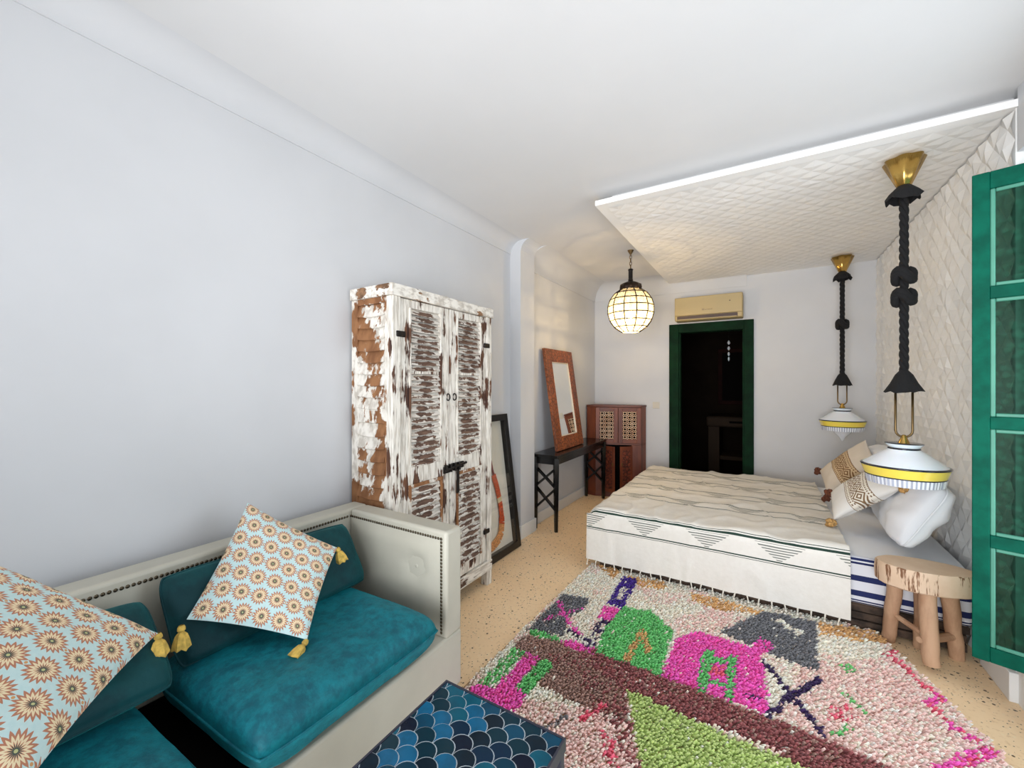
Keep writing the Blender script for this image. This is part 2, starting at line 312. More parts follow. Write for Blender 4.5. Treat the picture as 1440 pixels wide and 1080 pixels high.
# ------------------------------------------------------------------ helpers: geometry
class MB:
    def __init__(s): s.v = []; s.f = []; s.uv = None; s.cols = None
    def add(s, vs, fs):
        b = len(s.v); s.v += [tuple(x) for x in vs]; s.f += [tuple(b + i for i in f) for f in fs]; return s
    def box(s, x0, x1, y0, y1, z0, z1):
        return s.add([(x0, y0, z0), (x1, y0, z0), (x1, y1, z0), (x0, y1, z0), (x0, y0, z1), (x1, y0, z1), (x1, y1, z1), (x0, y1, z1)],
                     [(0, 3, 2, 1), (4, 5, 6, 7), (0, 1, 5, 4), (1, 2, 6, 5), (2, 3, 7, 6), (3, 0, 4, 7)])
    def prism(s, poly, z0, z1):
        n = len(poly)
        return s.add([(x, y, z0) for x, y in poly] + [(x, y, z1) for x, y in poly],
                     [tuple(range(n - 1, -1, -1)), tuple(range(n, 2 * n))] + [(i, (i + 1) % n, n + (i + 1) % n, n + i) for i in range(n)])
    def extrude_y(s, poly, y0, y1):   # poly in x,z
        n = len(poly)
        return s.add([(x, y0, z) for x, z in poly] + [(x, y1, z) for x, z in poly],
                     [tuple(range(n)), tuple(range(2 * n - 1, n - 1, -1))] + [((i + 1) % n, i, n + i, n + (i + 1) % n) for i in range(n)])
    def bar(s, a, b, wd, th, up=(0, 0, 1)):
        a = Vector(a); b = Vector(b); d = (b - a).normalized(); up = Vector(up)
        if abs(d.dot(up)) > 0.98: up = Vector((1, 0, 0))
        sx = d.cross(up).normalized() * wd / 2; sy = sx.cross(d).normalized() * th / 2
        vs = [a - sx - sy, a + sx - sy, a + sx + sy, a - sx + sy, b - sx - sy, b + sx - sy, b + sx + sy, b - sx + sy]
        return s.add(vs, [(0, 1, 2, 3), (7, 6, 5, 4), (0, 4, 5, 1), (1, 5, 6, 2), (2, 6, 7, 3), (3, 7, 4, 0)])
    def tube(s, pts, rad, n=8, caps=True, closed=False):
        pts = [Vector(p) for p in pts]; m = len(pts); R = rad if isinstance(rad, (list, tuple)) else [rad] * m
        b = len(s.v); prev = None
        for i, p in enumerate(pts):
            if closed: d = pts[(i + 1) % m] - pts[i - 1]
            else: d = pts[min(i + 1, m - 1)] - pts[max(i - 1, 0)]
            d.normalize()
            if prev is None:
                up = Vector((0, 0, 1)) if abs(d.z) < 0.9 else Vector((1, 0, 0)); x = d.cross(up).normalized()
            else: x = (prev - d * prev.dot(d)).normalized()
            prev = x; y = d.cross(x)
            for k in range(n):
                a = 2 * PI * k / n; s.v.append(tuple(p + (x * math.cos(a) + y * math.sin(a)) * R[i]))
        for i in range(m if closed else m - 1):
            j = (i + 1) % m
            for k in range(n): s.f.append((b + i * n + k, b + i * n + (k + 1) % n, b + j * n + (k + 1) % n, b + j * n + k))
        if caps and not closed: s.f.append(tuple(b + k for k in range(n - 1, -1, -1))); s.f.append(tuple(b + (m - 1) * n + k for k in range(n)))
        return s
    def lathe(s, prof, cx=0, cy=0, n=32, mod=None):
        b = len(s.v); m = len(prof)
        for i, (r, z) in enumerate(prof):
            for k in range(n):
                a = 2 * PI * k / n; rr = r * (mod(a, i) if mod else 1); s.v.append((cx + rr * math.cos(a), cy + rr * math.sin(a), z))
        for i in range(m - 1):
            for k in range(n): s.f.append((b + i * n + k, b + i * n + (k + 1) % n, b + (i + 1) * n + (k + 1) % n, b + (i + 1) * n + k))
        if prof[0][0] > 1e-4: s.f.append(tuple(b + k for k in range(n - 1, -1, -1)))
        if prof[-1][0] > 1e-4: s.f.append(tuple(b + (m - 1) * n + k for k in range(n)))
        return s
    def blob(s, c, r, sq=(1, 1, 1), seed=0, amp=0.0, n=8, m=6):
        c = Vector(c); b = len(s.v)
        for i in range(m + 1):
            th = PI * i / m
            for k in range(n):
                a = 2 * PI * k / n
                d = Vector((math.sin(th) * math.cos(a), math.sin(th) * math.sin(a), math.cos(th)))
                q = r * (1 + amp * noise.noise(d * 2.3 + Vector((seed, seed * 1.7, 0))))
                s.v.append((c.x + d.x * q * sq[0], c.y + d.y * q * sq[1], c.z + d.z * q * sq[2]))
        for i in range(m):
            for k in range(n): s.f.append((b + i * n + k, b + (i + 1) * n + k, b + (i + 1) * n + (k + 1) % n, b + i * n + (k + 1) % n))
        return s
    def build(s, name, mat, parent=None, smooth=False, bevel=0.0, seg=2, local=False, kind=None, label=None):
        me = bpy.data.meshes.new(name)
        vs = s.v
        o = bpy.data.objects.new(name, me)
        if parent is not None and not local:
            L = parent_world(parent); vs = [(x - L.x, y - L.y, z - L.z) for x, y, z in vs]
        elif parent is None and not local:
            xs = [v[0] for v in vs]; ys = [v[1] for v in vs]; z0 = min(v[2] for v in vs)
            L = Vector(((min(xs) + max(xs)) / 2, (min(ys) + max(ys)) / 2, z0)); o.location = L
            vs = [(x - L.x, y - L.y, z - L.z) for x, y, z in vs]
        me.from_pydata(vs, [], s.f)
        if s.uv:
            ul = me.uv_layers.new(name='UVMap')
            for lp in me.loops: ul.data[lp.index].uv = s.uv[lp.vertex_index]
        if s.cols:
            ca = me.attributes.new('wool', 'FLOAT_COLOR', 'POINT')
            ca.data.foreach_set('color', [c for col in s.cols for c in col])
        if mat: me.materials.append(MAT[mat])
        bm = bmesh.new(); bm.from_mesh(me); bmesh.ops.recalc_face_normals(bm, faces=bm.faces); bm.to_mesh(me); bm.free()
        if smooth:
            for p_ in me.polygons: p_.use_smooth = True
            if smooth != 'all':
                try: me.set_sharp_from_angle(angle=math.radians(40))
                except Exception: pass
        if bevel:
            md = o.modifiers.new('bevel', 'BEVEL'); md.width = bevel; md.segments = seg; md.limit_method = 'ANGLE'; md.angle_limit = math.radians(40)
            if seg > 1:
                for p_ in me.polygons: p_.use_smooth = True
                try: me.set_sharp_from_angle(angle=math.radians(40))
                except Exception: pass
        COL.objects.link(o)
        if parent is not None: o.parent = parent
        if kind: o['kind'] = kind
        if label: o['label'] = label
        return o
def parent_world(p):
    L = Vector(p.location)
    while p.parent: p = p.parent; L += Vector(p.location)
    return L
def thing(name, label, cat, loc=(0, 0, 0), group=None):
    o = bpy.data.objects.new(name, None); COL.objects.link(o); o.location = loc
    o['label'] = label; o['category'] = cat
    if group: o['group'] = group
    return o
def tag(o, label, cat, group=None):
    o['label'] = label; o['category'] = cat
    if group: o['group'] = group
    return o
def struct(o, label=None):
    o['kind'] = 'structure'
    if label: o['label'] = label
    return o
def inst(src, name, parent, loc, rot=None, scale=None):
    o = bpy.data.objects.new(name, src.data); COL.objects.link(o); o.parent = parent; o.location = loc
    if rot: o.rotation_euler = rot
    if scale: o.scale = scale
    return o
def B(name, mat, x0, x1, y0, y1, z0, z1, parent=None, bevel=0.0, **k):
    return MB().box(x0, x1, y0, y1, z0, z1).build(name, mat, parent, bevel=bevel, **k)

# ------------------------------------------------------------------ room dimensions
XN, XP, XF, XR = -1.98, -1.87, -1.94, 0.95     # near left wall, pilaster, recessed left wall, right wall
YB, YF = 5.30, -1.45                           # back wall, wall behind the camera
ZC = 2.70
JY0, JY1, XO = 1.0, 2.70, 1.32                 # french window opening
# floor, ceiling
fl = struct(B('floor', 'terrazzo', XN - 0.1, XO + 0.1, YF - 0.1, YB + 0.12, -0.08, 0.0))
ce = struct(B('ceiling', 'ceiling_paint', XN - 0.1, XO + 0.1, YF - 0.1, YB + 0.12, ZC, ZC + 0.1))
# left wall (three runs)
wl = struct(B('wall_left', 'plaster', XN - 0.1, XN, YF - 0.1, 3.22, 0, ZC))
struct(B('wall_left_recess', 'plaster', XN - 0.1, XF, 3.44, YB + 0.1, 0, ZC))
def cove_profile(xw, z0=2.585, z1=ZC):
    rr = z1 - z0; pts = [(xw - 0.01, z0), (xw + 0.007, z0), (xw + 0.007, z0 + 0.006)]
    for i in range(9):
        a = PI - (PI / 2) * i / 8
        pts.append((xw + 0.007 + rr * 1.05 + rr * 1.05 * math.cos(a), z0 + 0.006 + (rr - 0.006) * math.sin(a)))
    pts.append((xw - 0.01, z1)); return pts
struct(MB().extrude_y(cove_profile(XN), YF, 3.2).build('trim_1', 'plaster', smooth=True))
struct(MB().extrude_y(cove_profile(XF, 2.50), 3.455, YB).build('trim_2', 'plaster', smooth=True))
pp = [(XN - 0.02, 0), (XP, 0), (XP, 2.585)]
for i in range(1, 9):
    a = PI - (PI / 2) * i / 8; pp.append((XP + 0.1 + 0.1 * math.cos(a), 2.585 + 0.115 * math.sin(a)))
pp += [(XN - 0.02, ZC)]
struct(MB().extrude_y(pp, 3.2, 3.46).build('wall_pilaster', 'plaster'))
# back wall with door opening
DX0, DX1, DZ = -0.965, -0.12, 2.10
wb = MB().box(XF - 0.1, DX0, YB, YB + 0.12, 0, ZC).box(DX1, XO + 0.1, YB, YB + 0.12, 0, ZC).box(DX0, DX1, YB, YB + 0.12, DZ, ZC)
struct(wb.build('wall_back', 'plaster'))
cb = [(-y + 0, z) for y, z in cove_profile(0, 2.50)]
mb = MB(); n = len(cb)
mb.add([(XF, YB + x, z) for x, z in cb] + [(-0.165, YB + x, z) for x, z in cb], [tuple(range(n)), tuple(range(2 * n - 1, n - 1, -1))] + [((i + 1) % n, i, n + i, n + (i + 1) % n) for i in range(n)])
struct(mb.build('trim_3', 'plaster', smooth=True))
# right wall: far run behind the relief panels, lintel and run beside the camera
struct(B('wall_right', 'plaster', XR + 0.03, XO + 0.1, JY1, YB + 0.1, 0, ZC))
struct(B('wall_right_lintel', 'plaster', XR, XO + 0.1, JY0, JY1, 2.42, ZC))
struct(B('wall_right_near', 'plaster', XR, XO + 0.1, YF - 0.1, JY0, 0, ZC))
struct(B('trim_4', 'white_trim', XR + 0.0, XO + 0.05, JY0, JY1, 0.0, 0.17))          # raised threshold of the french window
# wall behind the camera with an unseen opening added for light
struct(MB().box(XN - 0.1, -1.5, YF - 0.1, YF, 0, ZC).box(0.8, XR, YF - 0.1, YF, 0, ZC).box(-1.5, 0.8, YF - 0.1, YF, 2.25, ZC).build('wall_front', 'plaster'))
# baseboards
struct(B('baseboard_left', 'white_trim', XN, XN + 0.015, YF, 3.2, 0, 0.12, bevel=0.003))
struct(MB().box(XP, XP + 0.015, 3.185, 3.475, 0, 0.12).box(XN, XP, 3.185, 3.2, 0, 0.12).box(XN, XP, 3.46, 3.475, 0, 0.12).build('baseboard_pilaster', 'white_trim', bevel=0.003))
struct(B('baseboard_recess', 'white_trim', XF, XF + 0.015, 3.475, YB, 0, 0.11, bevel=0.003))
struct(MB().box(XF + 0.015, -0.99, YB - 0.015, YB, 0, 0.11).box(-0.095, XR, YB - 0.015, YB, 0, 0.11).build('baseboard_back', 'white_trim', bevel=0.003))
struct(MB().box(XR - 0.028, XR + 0.03, 2.69, 2.98, 0, 0.13).build('baseboard_right', 'white_trim', bevel=0.003))

# relief panels (moulded facets) on the right wall and the dropped ceiling
def relief_tile(name, size, n, h, seed):
    # moulded diamonds: even lattice points lie on the board, odd ones are the raised tips
    rnd = random.Random(seed); mb = MB(); st = size / n; hs = {}
    for i in range(n + 1):
        for j in range(n + 1):
            k = (i % n, j % n); odd = (i + j) % 2
            if k not in hs: hs[k] = h * rnd.uniform(0.55, 1.0) if odd else h * rnd.choice((0, 0, 0, 0.2))
            jx, jy = (rnd.uniform(-0.22, 0.22) * st if 0 < i < n and 0 < j < n else 0 for _ in (0, 1))
            mb.v.append((i * st + jx, j * st + jy, hs[k]))
    for i in range(n):
        for j in range(n):
            a, b, c, d = i * (n + 1) + j, (i + 1) * (n + 1) + j, (i + 1) * (n + 1) + j + 1, i * (n + 1) + j + 1
            mb.f += [(a, b, c), (a, c, d)] if (i + j) % 2 == 0 else [(a, b, d), (b, c, d)]
    return mb
PY0 = 2.71
PSTX, PSTY = (YB - PY0) / 5, 2.61 / 5
wallp = struct(MB().box(XR - 0.002, XR + 0.03, PY0, YB, 0, 2.655).build('wall_panelled', 'gypsum'))
tile_w = None
for i in range(5):
    for j in range(5):
        rot = Matrix(((0, 0, -1), (1, 0, 0), (0, -1, 0))).to_euler()   # x->Y, y->-Z, z->-X
        loc = Vector((XR - 0.003, PY0 + i * PSTX, (j + 1) * PSTY)) - Vector(wallp.location)
        if tile_w is None:
            tile_w = relief_tile('relief_panel', PSTX, 8, 0.018, 3).build('relief_panel', 'gypsum', wallp, local=True); tile_w.location = loc; tile_w.rotation_euler = rot; o = tile_w
        else: o = inst(tile_w, 'relief_panel', wallp, loc, rot)
        o.scale = (1, PSTY / PSTX, 1)
# dropped ceiling panel
CX0 = -0.985; CY0 = 2.695
dp = struct(MB().box(CX0, XR + 0.02, CY0, YB, 2.618, 2.652).build('ceiling_dropped_panel', 'gypsum'))
struct(MB().box(CX0 + 0.09, XR + 0.02, CY0 + 0.09, YB, 2.652, ZC).build('trim_5', 'ceiling_paint'))
nx, ny = 4, 5; sx_, sy_ = (XR - 0.02 - (CX0 + 0.07)) / nx, (YB - (CY0 + 0.07)) / ny
tile_c = None
for i in range(nx):
    for j in range(ny):
        loc = Vector((CX0 + 0.07 + i * sx_, CY0 + 0.07 + (j + 1) * sy_, 2.617)) - Vector(dp.location); rot = (PI, 0, 0)
        if tile_c is None:
            tile_c = relief_tile('relief_panel', sx_, 8, 0.006, 11).build('relief_panel', 'gypsum', dp, local=True); tile_c.location = loc; tile_c.rotation_euler = rot; o = tile_c
        else: o = inst(tile_c, 'relief_panel', dp, loc, rot)
        o.scale = (1, sy_ / sx_, 1)

# ------------------------------------------------------------------ doorway and the washroom beyond, its unlit dark put into the colours
df = struct(MB().box(DX0 - 0.02, DX0 + 0.09, YB - 0.03, YB + 0.14, 0, DZ + 0.02).build('door_1', 'dark_green_paint', bevel=0.004))
B('jamb', 'dark_green_paint', DX1 - 0.07, DX1 + 0.025, YB - 0.03, YB + 0.14, 0, DZ + 0.02, df, 0.004)
B('head', 'dark_green_paint', DX0 + 0.09, DX1 - 0.07, YB - 0.03, YB + 0.14, DZ - 0.085, DZ + 0.02, df, 0.004)
MB().box(DX0 + 0.09, DX0 + 0.105, YB, YB + 0.10, 0, DZ - 0.085).box(DX1 - 0.085, DX1 - 0.07, YB, YB + 0.10, 0, DZ - 0.085).build('stop_bead', 'dark_green_paint', df)
bx0, bx1, by1 = -1.5, 0.7, 7.3
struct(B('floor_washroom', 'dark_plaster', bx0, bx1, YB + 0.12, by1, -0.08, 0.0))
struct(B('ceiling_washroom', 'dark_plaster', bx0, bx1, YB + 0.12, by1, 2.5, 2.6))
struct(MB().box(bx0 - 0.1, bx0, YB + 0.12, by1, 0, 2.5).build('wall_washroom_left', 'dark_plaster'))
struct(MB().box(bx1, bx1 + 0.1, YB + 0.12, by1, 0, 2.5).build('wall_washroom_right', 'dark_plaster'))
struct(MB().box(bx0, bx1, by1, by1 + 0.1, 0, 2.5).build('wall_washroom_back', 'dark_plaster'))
vt = thing('vanity', 'grey plaster washbasin counter with open shelves inside the dark washroom', 'vanity', (-0.25, 6.95, 0))
B('counter', 'basin', -0.72, 0.25, 6.62, 7.28, 0.78, 0.93, vt, 0.03)
B('basin_slot', 'dark_cavity', -0.42, -0.12, 6.615, 6.63, 0.84, 0.87, vt, 0.004)
B('side_pier', 'basin', -0.70, -0.55, 6.66, 7.28, 0, 0.78, vt, 0.01)
B('side_pier', 'basin', 0.10, 0.25, 6.66, 7.28, 0, 0.78, vt, 0.01)
B('shelf', 'basin', -0.55, 0.10, 6.68, 7.28, 0.30, 0.36, vt, 0.01)
wm = thing('wall_mirror', 'dim framed mirror above the washroom counter', 'mirror', (-0.28, 7.28, 1.05))
B('frame', 'dark_red_wood', -0.62, 0.02, 7.26, 7.30, 1.08, 1.95, wm, 0.006); B('glass', 'dark_cavity', -0.56, -0.04, 7.255, 7.262, 1.14, 1.89, wm)  # glass coloured near-black in place of a dim reflection
cab2 = thing('wall_cabinet', 'tall dark red wooden door panel inside the washroom beside the mirror', 'cabinet', (0.3, 7.1, 1.0))
B('body', 'dark_red_wood', 0.10, 0.55, 7.0, 7.3, 1.0, 2.25, cab2, 0.005); B('handle', 'antique_brass', 0.13, 0.15, 6.975, 7.0, 1.05, 1.2, cab2, 0.003)
wp = thing('crystal_pendant', 'small glass drop pendant hanging in the dark washroom', 'pendant light', (-0.42, 6.5, 1.6))
MB().tube([(-0.42, 6.5, 2.5), (-0.42, 6.5, 2.02)], 0.004, 6).build('cord', 'iron', wp)
for i, z_ in enumerate((1.98, 1.90, 1.82, 1.75)):
    MB().lathe([(0.004, z_ - 0.03), (0.022 - 0.003 * i, z_ - 0.006), (0.012, z_ + 0.02), (0.003, z_ + 0.03)], -0.42, 6.5, 10).build('drop', 'opal_glass', wp)

# ------------------------------------------------------------------ french window leaf (green shutter with pebbled panes)
sh = thing('french_window_leaf', 'green painted window leaf with pebbled glass panes standing open beside the stool', 'window leaf', (1.02, 2.556, 0.195))
fx, fy, hx, hy = 0.79, 2.63, 1.25, 2.48
W = math.hypot(hx - fx, hy - fy); ux, uy = (hx - fx) / W, (hy - fy) / W; nxn, nyn = -uy, ux
def leaf(name, mat, a0, a1, z0, z1, d0, d1, bevel=0.003, par=sh):
    vs = []
    for z in (z0, z1):
        for a, d in ((a0, d0), (a1, d0), (a1, d1), (a0, d1)): vs.append((fx + ux * a + nxn * d, fy + uy * a + nyn * d, z))
    return MB().add(vs, [(0, 3, 2, 1), (4, 5, 6, 7), (0, 1, 5, 4), (1, 2, 6, 5), (2, 3, 7, 6), (3, 0, 4, 7)]).build(name, mat, par, bevel=bevel)
ZB, ZT = 0.195, 2.32; ST = 0.052
leaf('stile', 'green_paint', 0, ST, ZB, ZT, -0.02, 0.02); leaf('stile', 'green_paint', W - ST, W, ZB, ZT, -0.02, 0.02)
rails = [(ZB, ZB + 0.065), (0.692, 0.745), (1.205, 1.258), (1.77, 1.823), (ZT - 0.075, ZT)]
for z0, z1 in rails: leaf('rail', 'green_paint', ST, W - ST, z0, z1, -0.018, 0.018)
for (a, b_), (c_, d_) in zip(rails[:-1], rails[1:]):
    pn = leaf('pane', 'pebbled_glass', ST, W - ST, b_, c_, -0.003, 0.003, 0)
    for q in ((ST, ST + 0.016, b_, c_), (W - ST - 0.016, W - ST, b_, c_), (ST + 0.016, W - ST - 0.016, b_, b_ + 0.016), (ST + 0.016, W - ST - 0.016, c_ - 0.016, c_)):
        leaf('glazing_bead', 'green_bead', q[0], q[1], q[2], q[3], -0.014, -0.003, 0.004, pn)

# ------------------------------------------------------------------ rug
RX = [(-1.165, 0.15), (-1.175, 1.5), (-1.16, 2.3), (-1.138, 3.02), (0.515, 3.02), (0.62, 2.7), (0.74, 2.28), (0.80, 1.6), (0.82, 0.15)]
def inpoly(x, y, P):
    c = False; j = len(P) - 1
    for i in range(len(P)):
        if (P[i][1] > y) != (P[j][1] > y) and x < (P[j][0] - P[i][0]) * (y - P[i][1]) / (P[j][1] - P[i][1]) + P[i][0]: c = not c
        j = i
    return c
ca, sa = math.cos(YAW), math.sin(YAW)
def fpt(u, v, z=0.03):      # photo pixel -> point on the rug surface
    k = (CAMH - z) / (v - 540.0); s_, f_ = (u - 720.0) * k, FPX * k
    return (-sa * f_ + ca * s_, ca * f_ + sa * s_)
def Z1(*pts): return [fpt(620 + a / 3.6, 780 + b / 3.6) for a, b in pts]
def Z2(*pts): return [fpt(900 + a / 2.88, 820 + b / 2.88) for a, b in pts]
def PX(*pts): return [fpt(a, b) for a, b in pts]
cream = (244, 230, 214); pinkw = (242, 204, 196); grey = (118, 118, 122); mag = (250, 96, 186); grn = (112, 196, 118); lime = (186, 204, 128)
maroon = (150, 88, 88); brown = (164, 130, 118); purple = (70, 38, 140); tan = (216, 172, 116); rosy = (232, 104, 128)
dark = (58, 40, 84)
LAYERS = [   # (colour, polygon, density)
    (pinkw, PX((640, 1000), (700, 975), (790, 985), (880, 1010), (900, 1080), (640, 1080)), 0.8),
    (pinkw, PX((1130, 930), (1260, 920), (1440, 1080), (1180, 1080), (1080, 1000)), 0.75),
    (pinkw, PX((930, 870), (1010, 850), (1030, 880), (960, 900)), 0.5),
    (tan, PX((825, 785), (860, 812), (875, 800), (880, 790)), 0.9),
    (tan, PX((880, 808), (930, 815), (935, 828), (895, 822)), 0.8),
    (tan, PX((965, 832), (1000, 838), (1075, 858), (1072, 862), (1010, 856), (975, 845)), 0.85),
    (tan, PX((1145, 872), (1230, 885), (1260, 905), (1150, 890)), 0.8),
    (grey, Z1((430, 370), (610, 190), (745, 215), (715, 270), (640, 300), (612, 400)), 0.97),
    (grn, Z1((440, 368), (585, 400), (590, 428), (440, 392)), 0.95),
    (brown, PX((720, 904), (738, 890), (787, 899), (831, 913), (845, 930), (880, 966), (875, 1008), (815, 990), (760, 962), (735, 935)), 0.98),
    (maroon, PX((760, 915), (831, 913), (845, 930), (880, 966), (875, 1008), (800, 960)), 0.3),
    (maroon, PX((800, 905), (831, 908), (930, 942), (976, 962), (1040, 992), (1100, 1012), (1180, 1045), (1260, 1080), (1290, 1110), (1180, 1110), (1080, 1047), (960, 1001), (880, 967), (845, 945)), 0.985),
    (brown, PX((800, 905), (831, 908), (930, 942), (976, 962), (1040, 992), (1180, 1045), (1260, 1080), (1180, 1110), (1080, 1047), (960, 1001), (880, 967)), 0.15),
    (maroon, PX((828, 985), (880, 990), (900, 1085), (872, 1060), (858, 1020)), 0.55),
    (mag, PX((783, 899), (800, 897), (832, 908), (831, 916), (805, 911)), 0.95),
    (lime, PX((878, 965), (1000, 1020), (1150, 1082), (1260, 1130), (905, 1130)), 0.98),
    (grn, Z1((350, 470), (420, 478), (250, 662), (188, 635)), 0.75),
    (grn, Z1((500, 510), (562, 545), (430, 692), (370, 655)), 0.97),
    (mag, Z1((430, 488), (492, 512), (365, 650), (415, 690), (400, 735), (340, 790), (250, 745), (130, 680), (160, 640), (262, 660)), 0.98),
    (purple, Z1((915, 103), (988, 118), (912, 262), (835, 237)), 0.97),
    (cream, Z1((915, 150), (935, 160), (910, 225), (875, 215)), 0.9),
    (mag, Z1((820, 250), (900, 262), (862, 328), (785, 310)), 0.97),
    (dark, Z1((790, 315), (862, 330), (745, 460), (700, 440)), 0.5),
    (grn, PX((872, 851), (912, 856), (945, 886), (938, 900), (925, 946), (833, 914), (848, 880)), 0.98),
    (mag, PX((927, 948), (949, 893), (980, 885), (1004, 892), (1067, 912), (1078, 1002), (976, 964)), 0.98),
    (grn, Z2((235, 290), (265, 255), (290, 262), (255, 440), (218, 425)), 0.95),
    (grn, Z2((345, 285), (378, 290), (365, 470), (335, 460)), 0.95),
    (grn, Z2((250, 285), (365, 300), (360, 322), (250, 305)), 0.95),
    (grn, Z2((235, 372), (360, 395), (360, 418), (230, 392)), 0.95),
    (rosy, Z2((275, 320), (335, 325), (335, 370), (272, 362)), 0.6),
    (grey, Z2((305, 190), (500, 103), (700, 152), (708, 348), (600, 310), (500, 272), (440, 240)), 0.985),
    (cream, Z2((520, 135), (555, 140), (650, 190), (640, 212)), 0.85),
    (mag, Z2((440, 235), (480, 212), (525, 235), (510, 275), (470, 280)), 0.85),
    (dark, Z2((395, 425), (470, 445), (475, 462), (395, 440)), 0.5),
    (rosy, Z2((740, 490), (830, 470), (870, 520), (800, 570), (740, 545)), 0.4),
    (grn, Z2((800, 320), (850, 310), (855, 345), (810, 350)), 0.5),
]
LINES = [   # (colour, points, half-width m, density)
    (mag, Z1((590, 235), (640, 340), (690, 390)), 0.014, 0.8), (mag, Z1((520, 320), (600, 290), (700, 265)), 0.012, 0.7),
    (dark, Z1((640, 370), (700, 405), (760, 440)), 0.014, 0.5),
    (tan, Z1((930, 520), (1005, 370), (1040, 480)), 0.016, 0.85),
    (dark, Z2((490, 310), (600, 440), (730, 605)), 0.013, 0.9), (dark, Z2((500, 525), (600, 445), (710, 380)), 0.015, 0.9),
    (rosy, Z2((1030, 255), (990, 280), (1080, 350), (1110, 390), (1220, 455), (1140, 470), (1290, 590), (1400, 668), (1180, 740)), 0.014, 0.75),
    (mag, Z2((1240, 560), (1390, 665), (1180, 742)), 0.022, 0.6), (mag, Z2((1180, 440), (1230, 450), (1140, 475)), 0.016, 0.6),
    (grn, Z2((820, 440), (880, 500), (910, 530)), 0.012, 0.5), (grn, Z2((770, 600), (830, 570)), 0.012, 0.6),
    (rosy, Z1((710, 810), (800, 750)), 0.016, 0.8), (grey, Z1((520, 860), (610, 800)), 0.018, 0.6), (rosy, Z1((820, 900), (860, 1040)), 0.03, 0.35),
]
def segd(x, y, P):
    best = 9
    for (x0, y0), (x1, y1) in zip(P[:-1], P[1:]):
        dx, dy = x1 - x0, y1 - y0; L = dx * dx + dy * dy
        q = max(0, min(1, ((x - x0) * dx + (y - y0) * dy) / L)); best = min(best, math.hypot(x - x0 - q * dx, y - y0 - q * dy))
    return best
def bb(P, m=0.0): return (min(p[0] for p in P) - m, max(p[0] for p in P) + m, min(p[1] for p in P) - m, max(p[1] for p in P) + m)
LAY = [(lin(c)[:3], P, d, bb(P)) for c, P, d in LAYERS]; LIN = [(lin(c)[:3], P, hw, d, bb(P, hw)) for c, P, hw, d in LINES]
rr_ = random.Random(5); creamL = lin(cream)[:3]
def wool(x, y):
    jx, jy = x + rr_.uniform(-0.006, 0.006), y + rr_.uniform(-0.006, 0.006)
    c = creamL
    nz = noise.noise(Vector((x * 3, y * 3, 0)))
    if nz > 0.1 and rr_.random() < 0.35: c = lin(pinkw)[:3]
    for col, P, d, (a, b_, e, f_) in LAY:
        if a <= jx <= b_ and e <= jy <= f_ and rr_.random() < d and inpoly(jx, jy, P): c = col
    for col, P, hw, d, (a, b_, e, f_) in LIN:
        if a <= jx <= b_ and e <= jy <= f_ and rr_.random() < d and segd(jx, jy, P) < hw: c = col
    k = rr_.uniform(1.0, 1.42)
    return (min(1, c[0] * k), min(1, c[1] * k), min(1, c[2] * k), 1.0)
rug = thing('shag_rug', 'shaggy cream berber rug with pink, green, grey and maroon patches', 'rug', (-0.2, 1.7, 0))
MB().prism(RX, 0.001, 0.010).build('backing', 'rug_back', rug)
pile = MB(); pile.cols = []
stp = 0.0112; yy = 0.16; rowi = 0
while yy < 3.02:
    xx = -1.175 + (stp / 2 if rowi % 2 else 0)
    while xx < 0.83:
        if inpoly(xx, yy, RX):
            x, y = xx + rr_.uniform(-0.003, 0.003), yy + rr_.uniform(-0.003, 0.003)
            c = wool(x, y); h = rr_.uniform(0.018, 0.036); a = rr_.uniform(0, 2 * PI); rd = 0.0088
            lx, ly = rr_.uniform(-0.008, 0.008) + 0.020, rr_.uniform(-0.007, 0.007) - 0.006
            b = len(pile.v)
            for k in range(3): pile.v.append((x + rd * math.cos(a + k * 2.094), y + rd * math.sin(a + k * 2.094), 0.006))
            for k in range(3): pile.v.append((x + lx * 0.8 + rd * 0.62 * math.cos(a + 0.5 + k * 2.094), y + ly * 0.8 + rd * 0.62 * math.sin(a + 0.5 + k * 2.094), h))
            for k in range(3):
                k2 = (k + 1) % 3; pile.f.append((b + k, b + k2, b + 3 + k2, b + 3 + k))
            pile.f.append((b + 3, b + 4, b + 5)); pile.cols += [c] * 6
        xx += stp
    yy += stp * 0.9; rowi += 1
pile.build('pile', 'wool_pile', rug, kind='stuff')

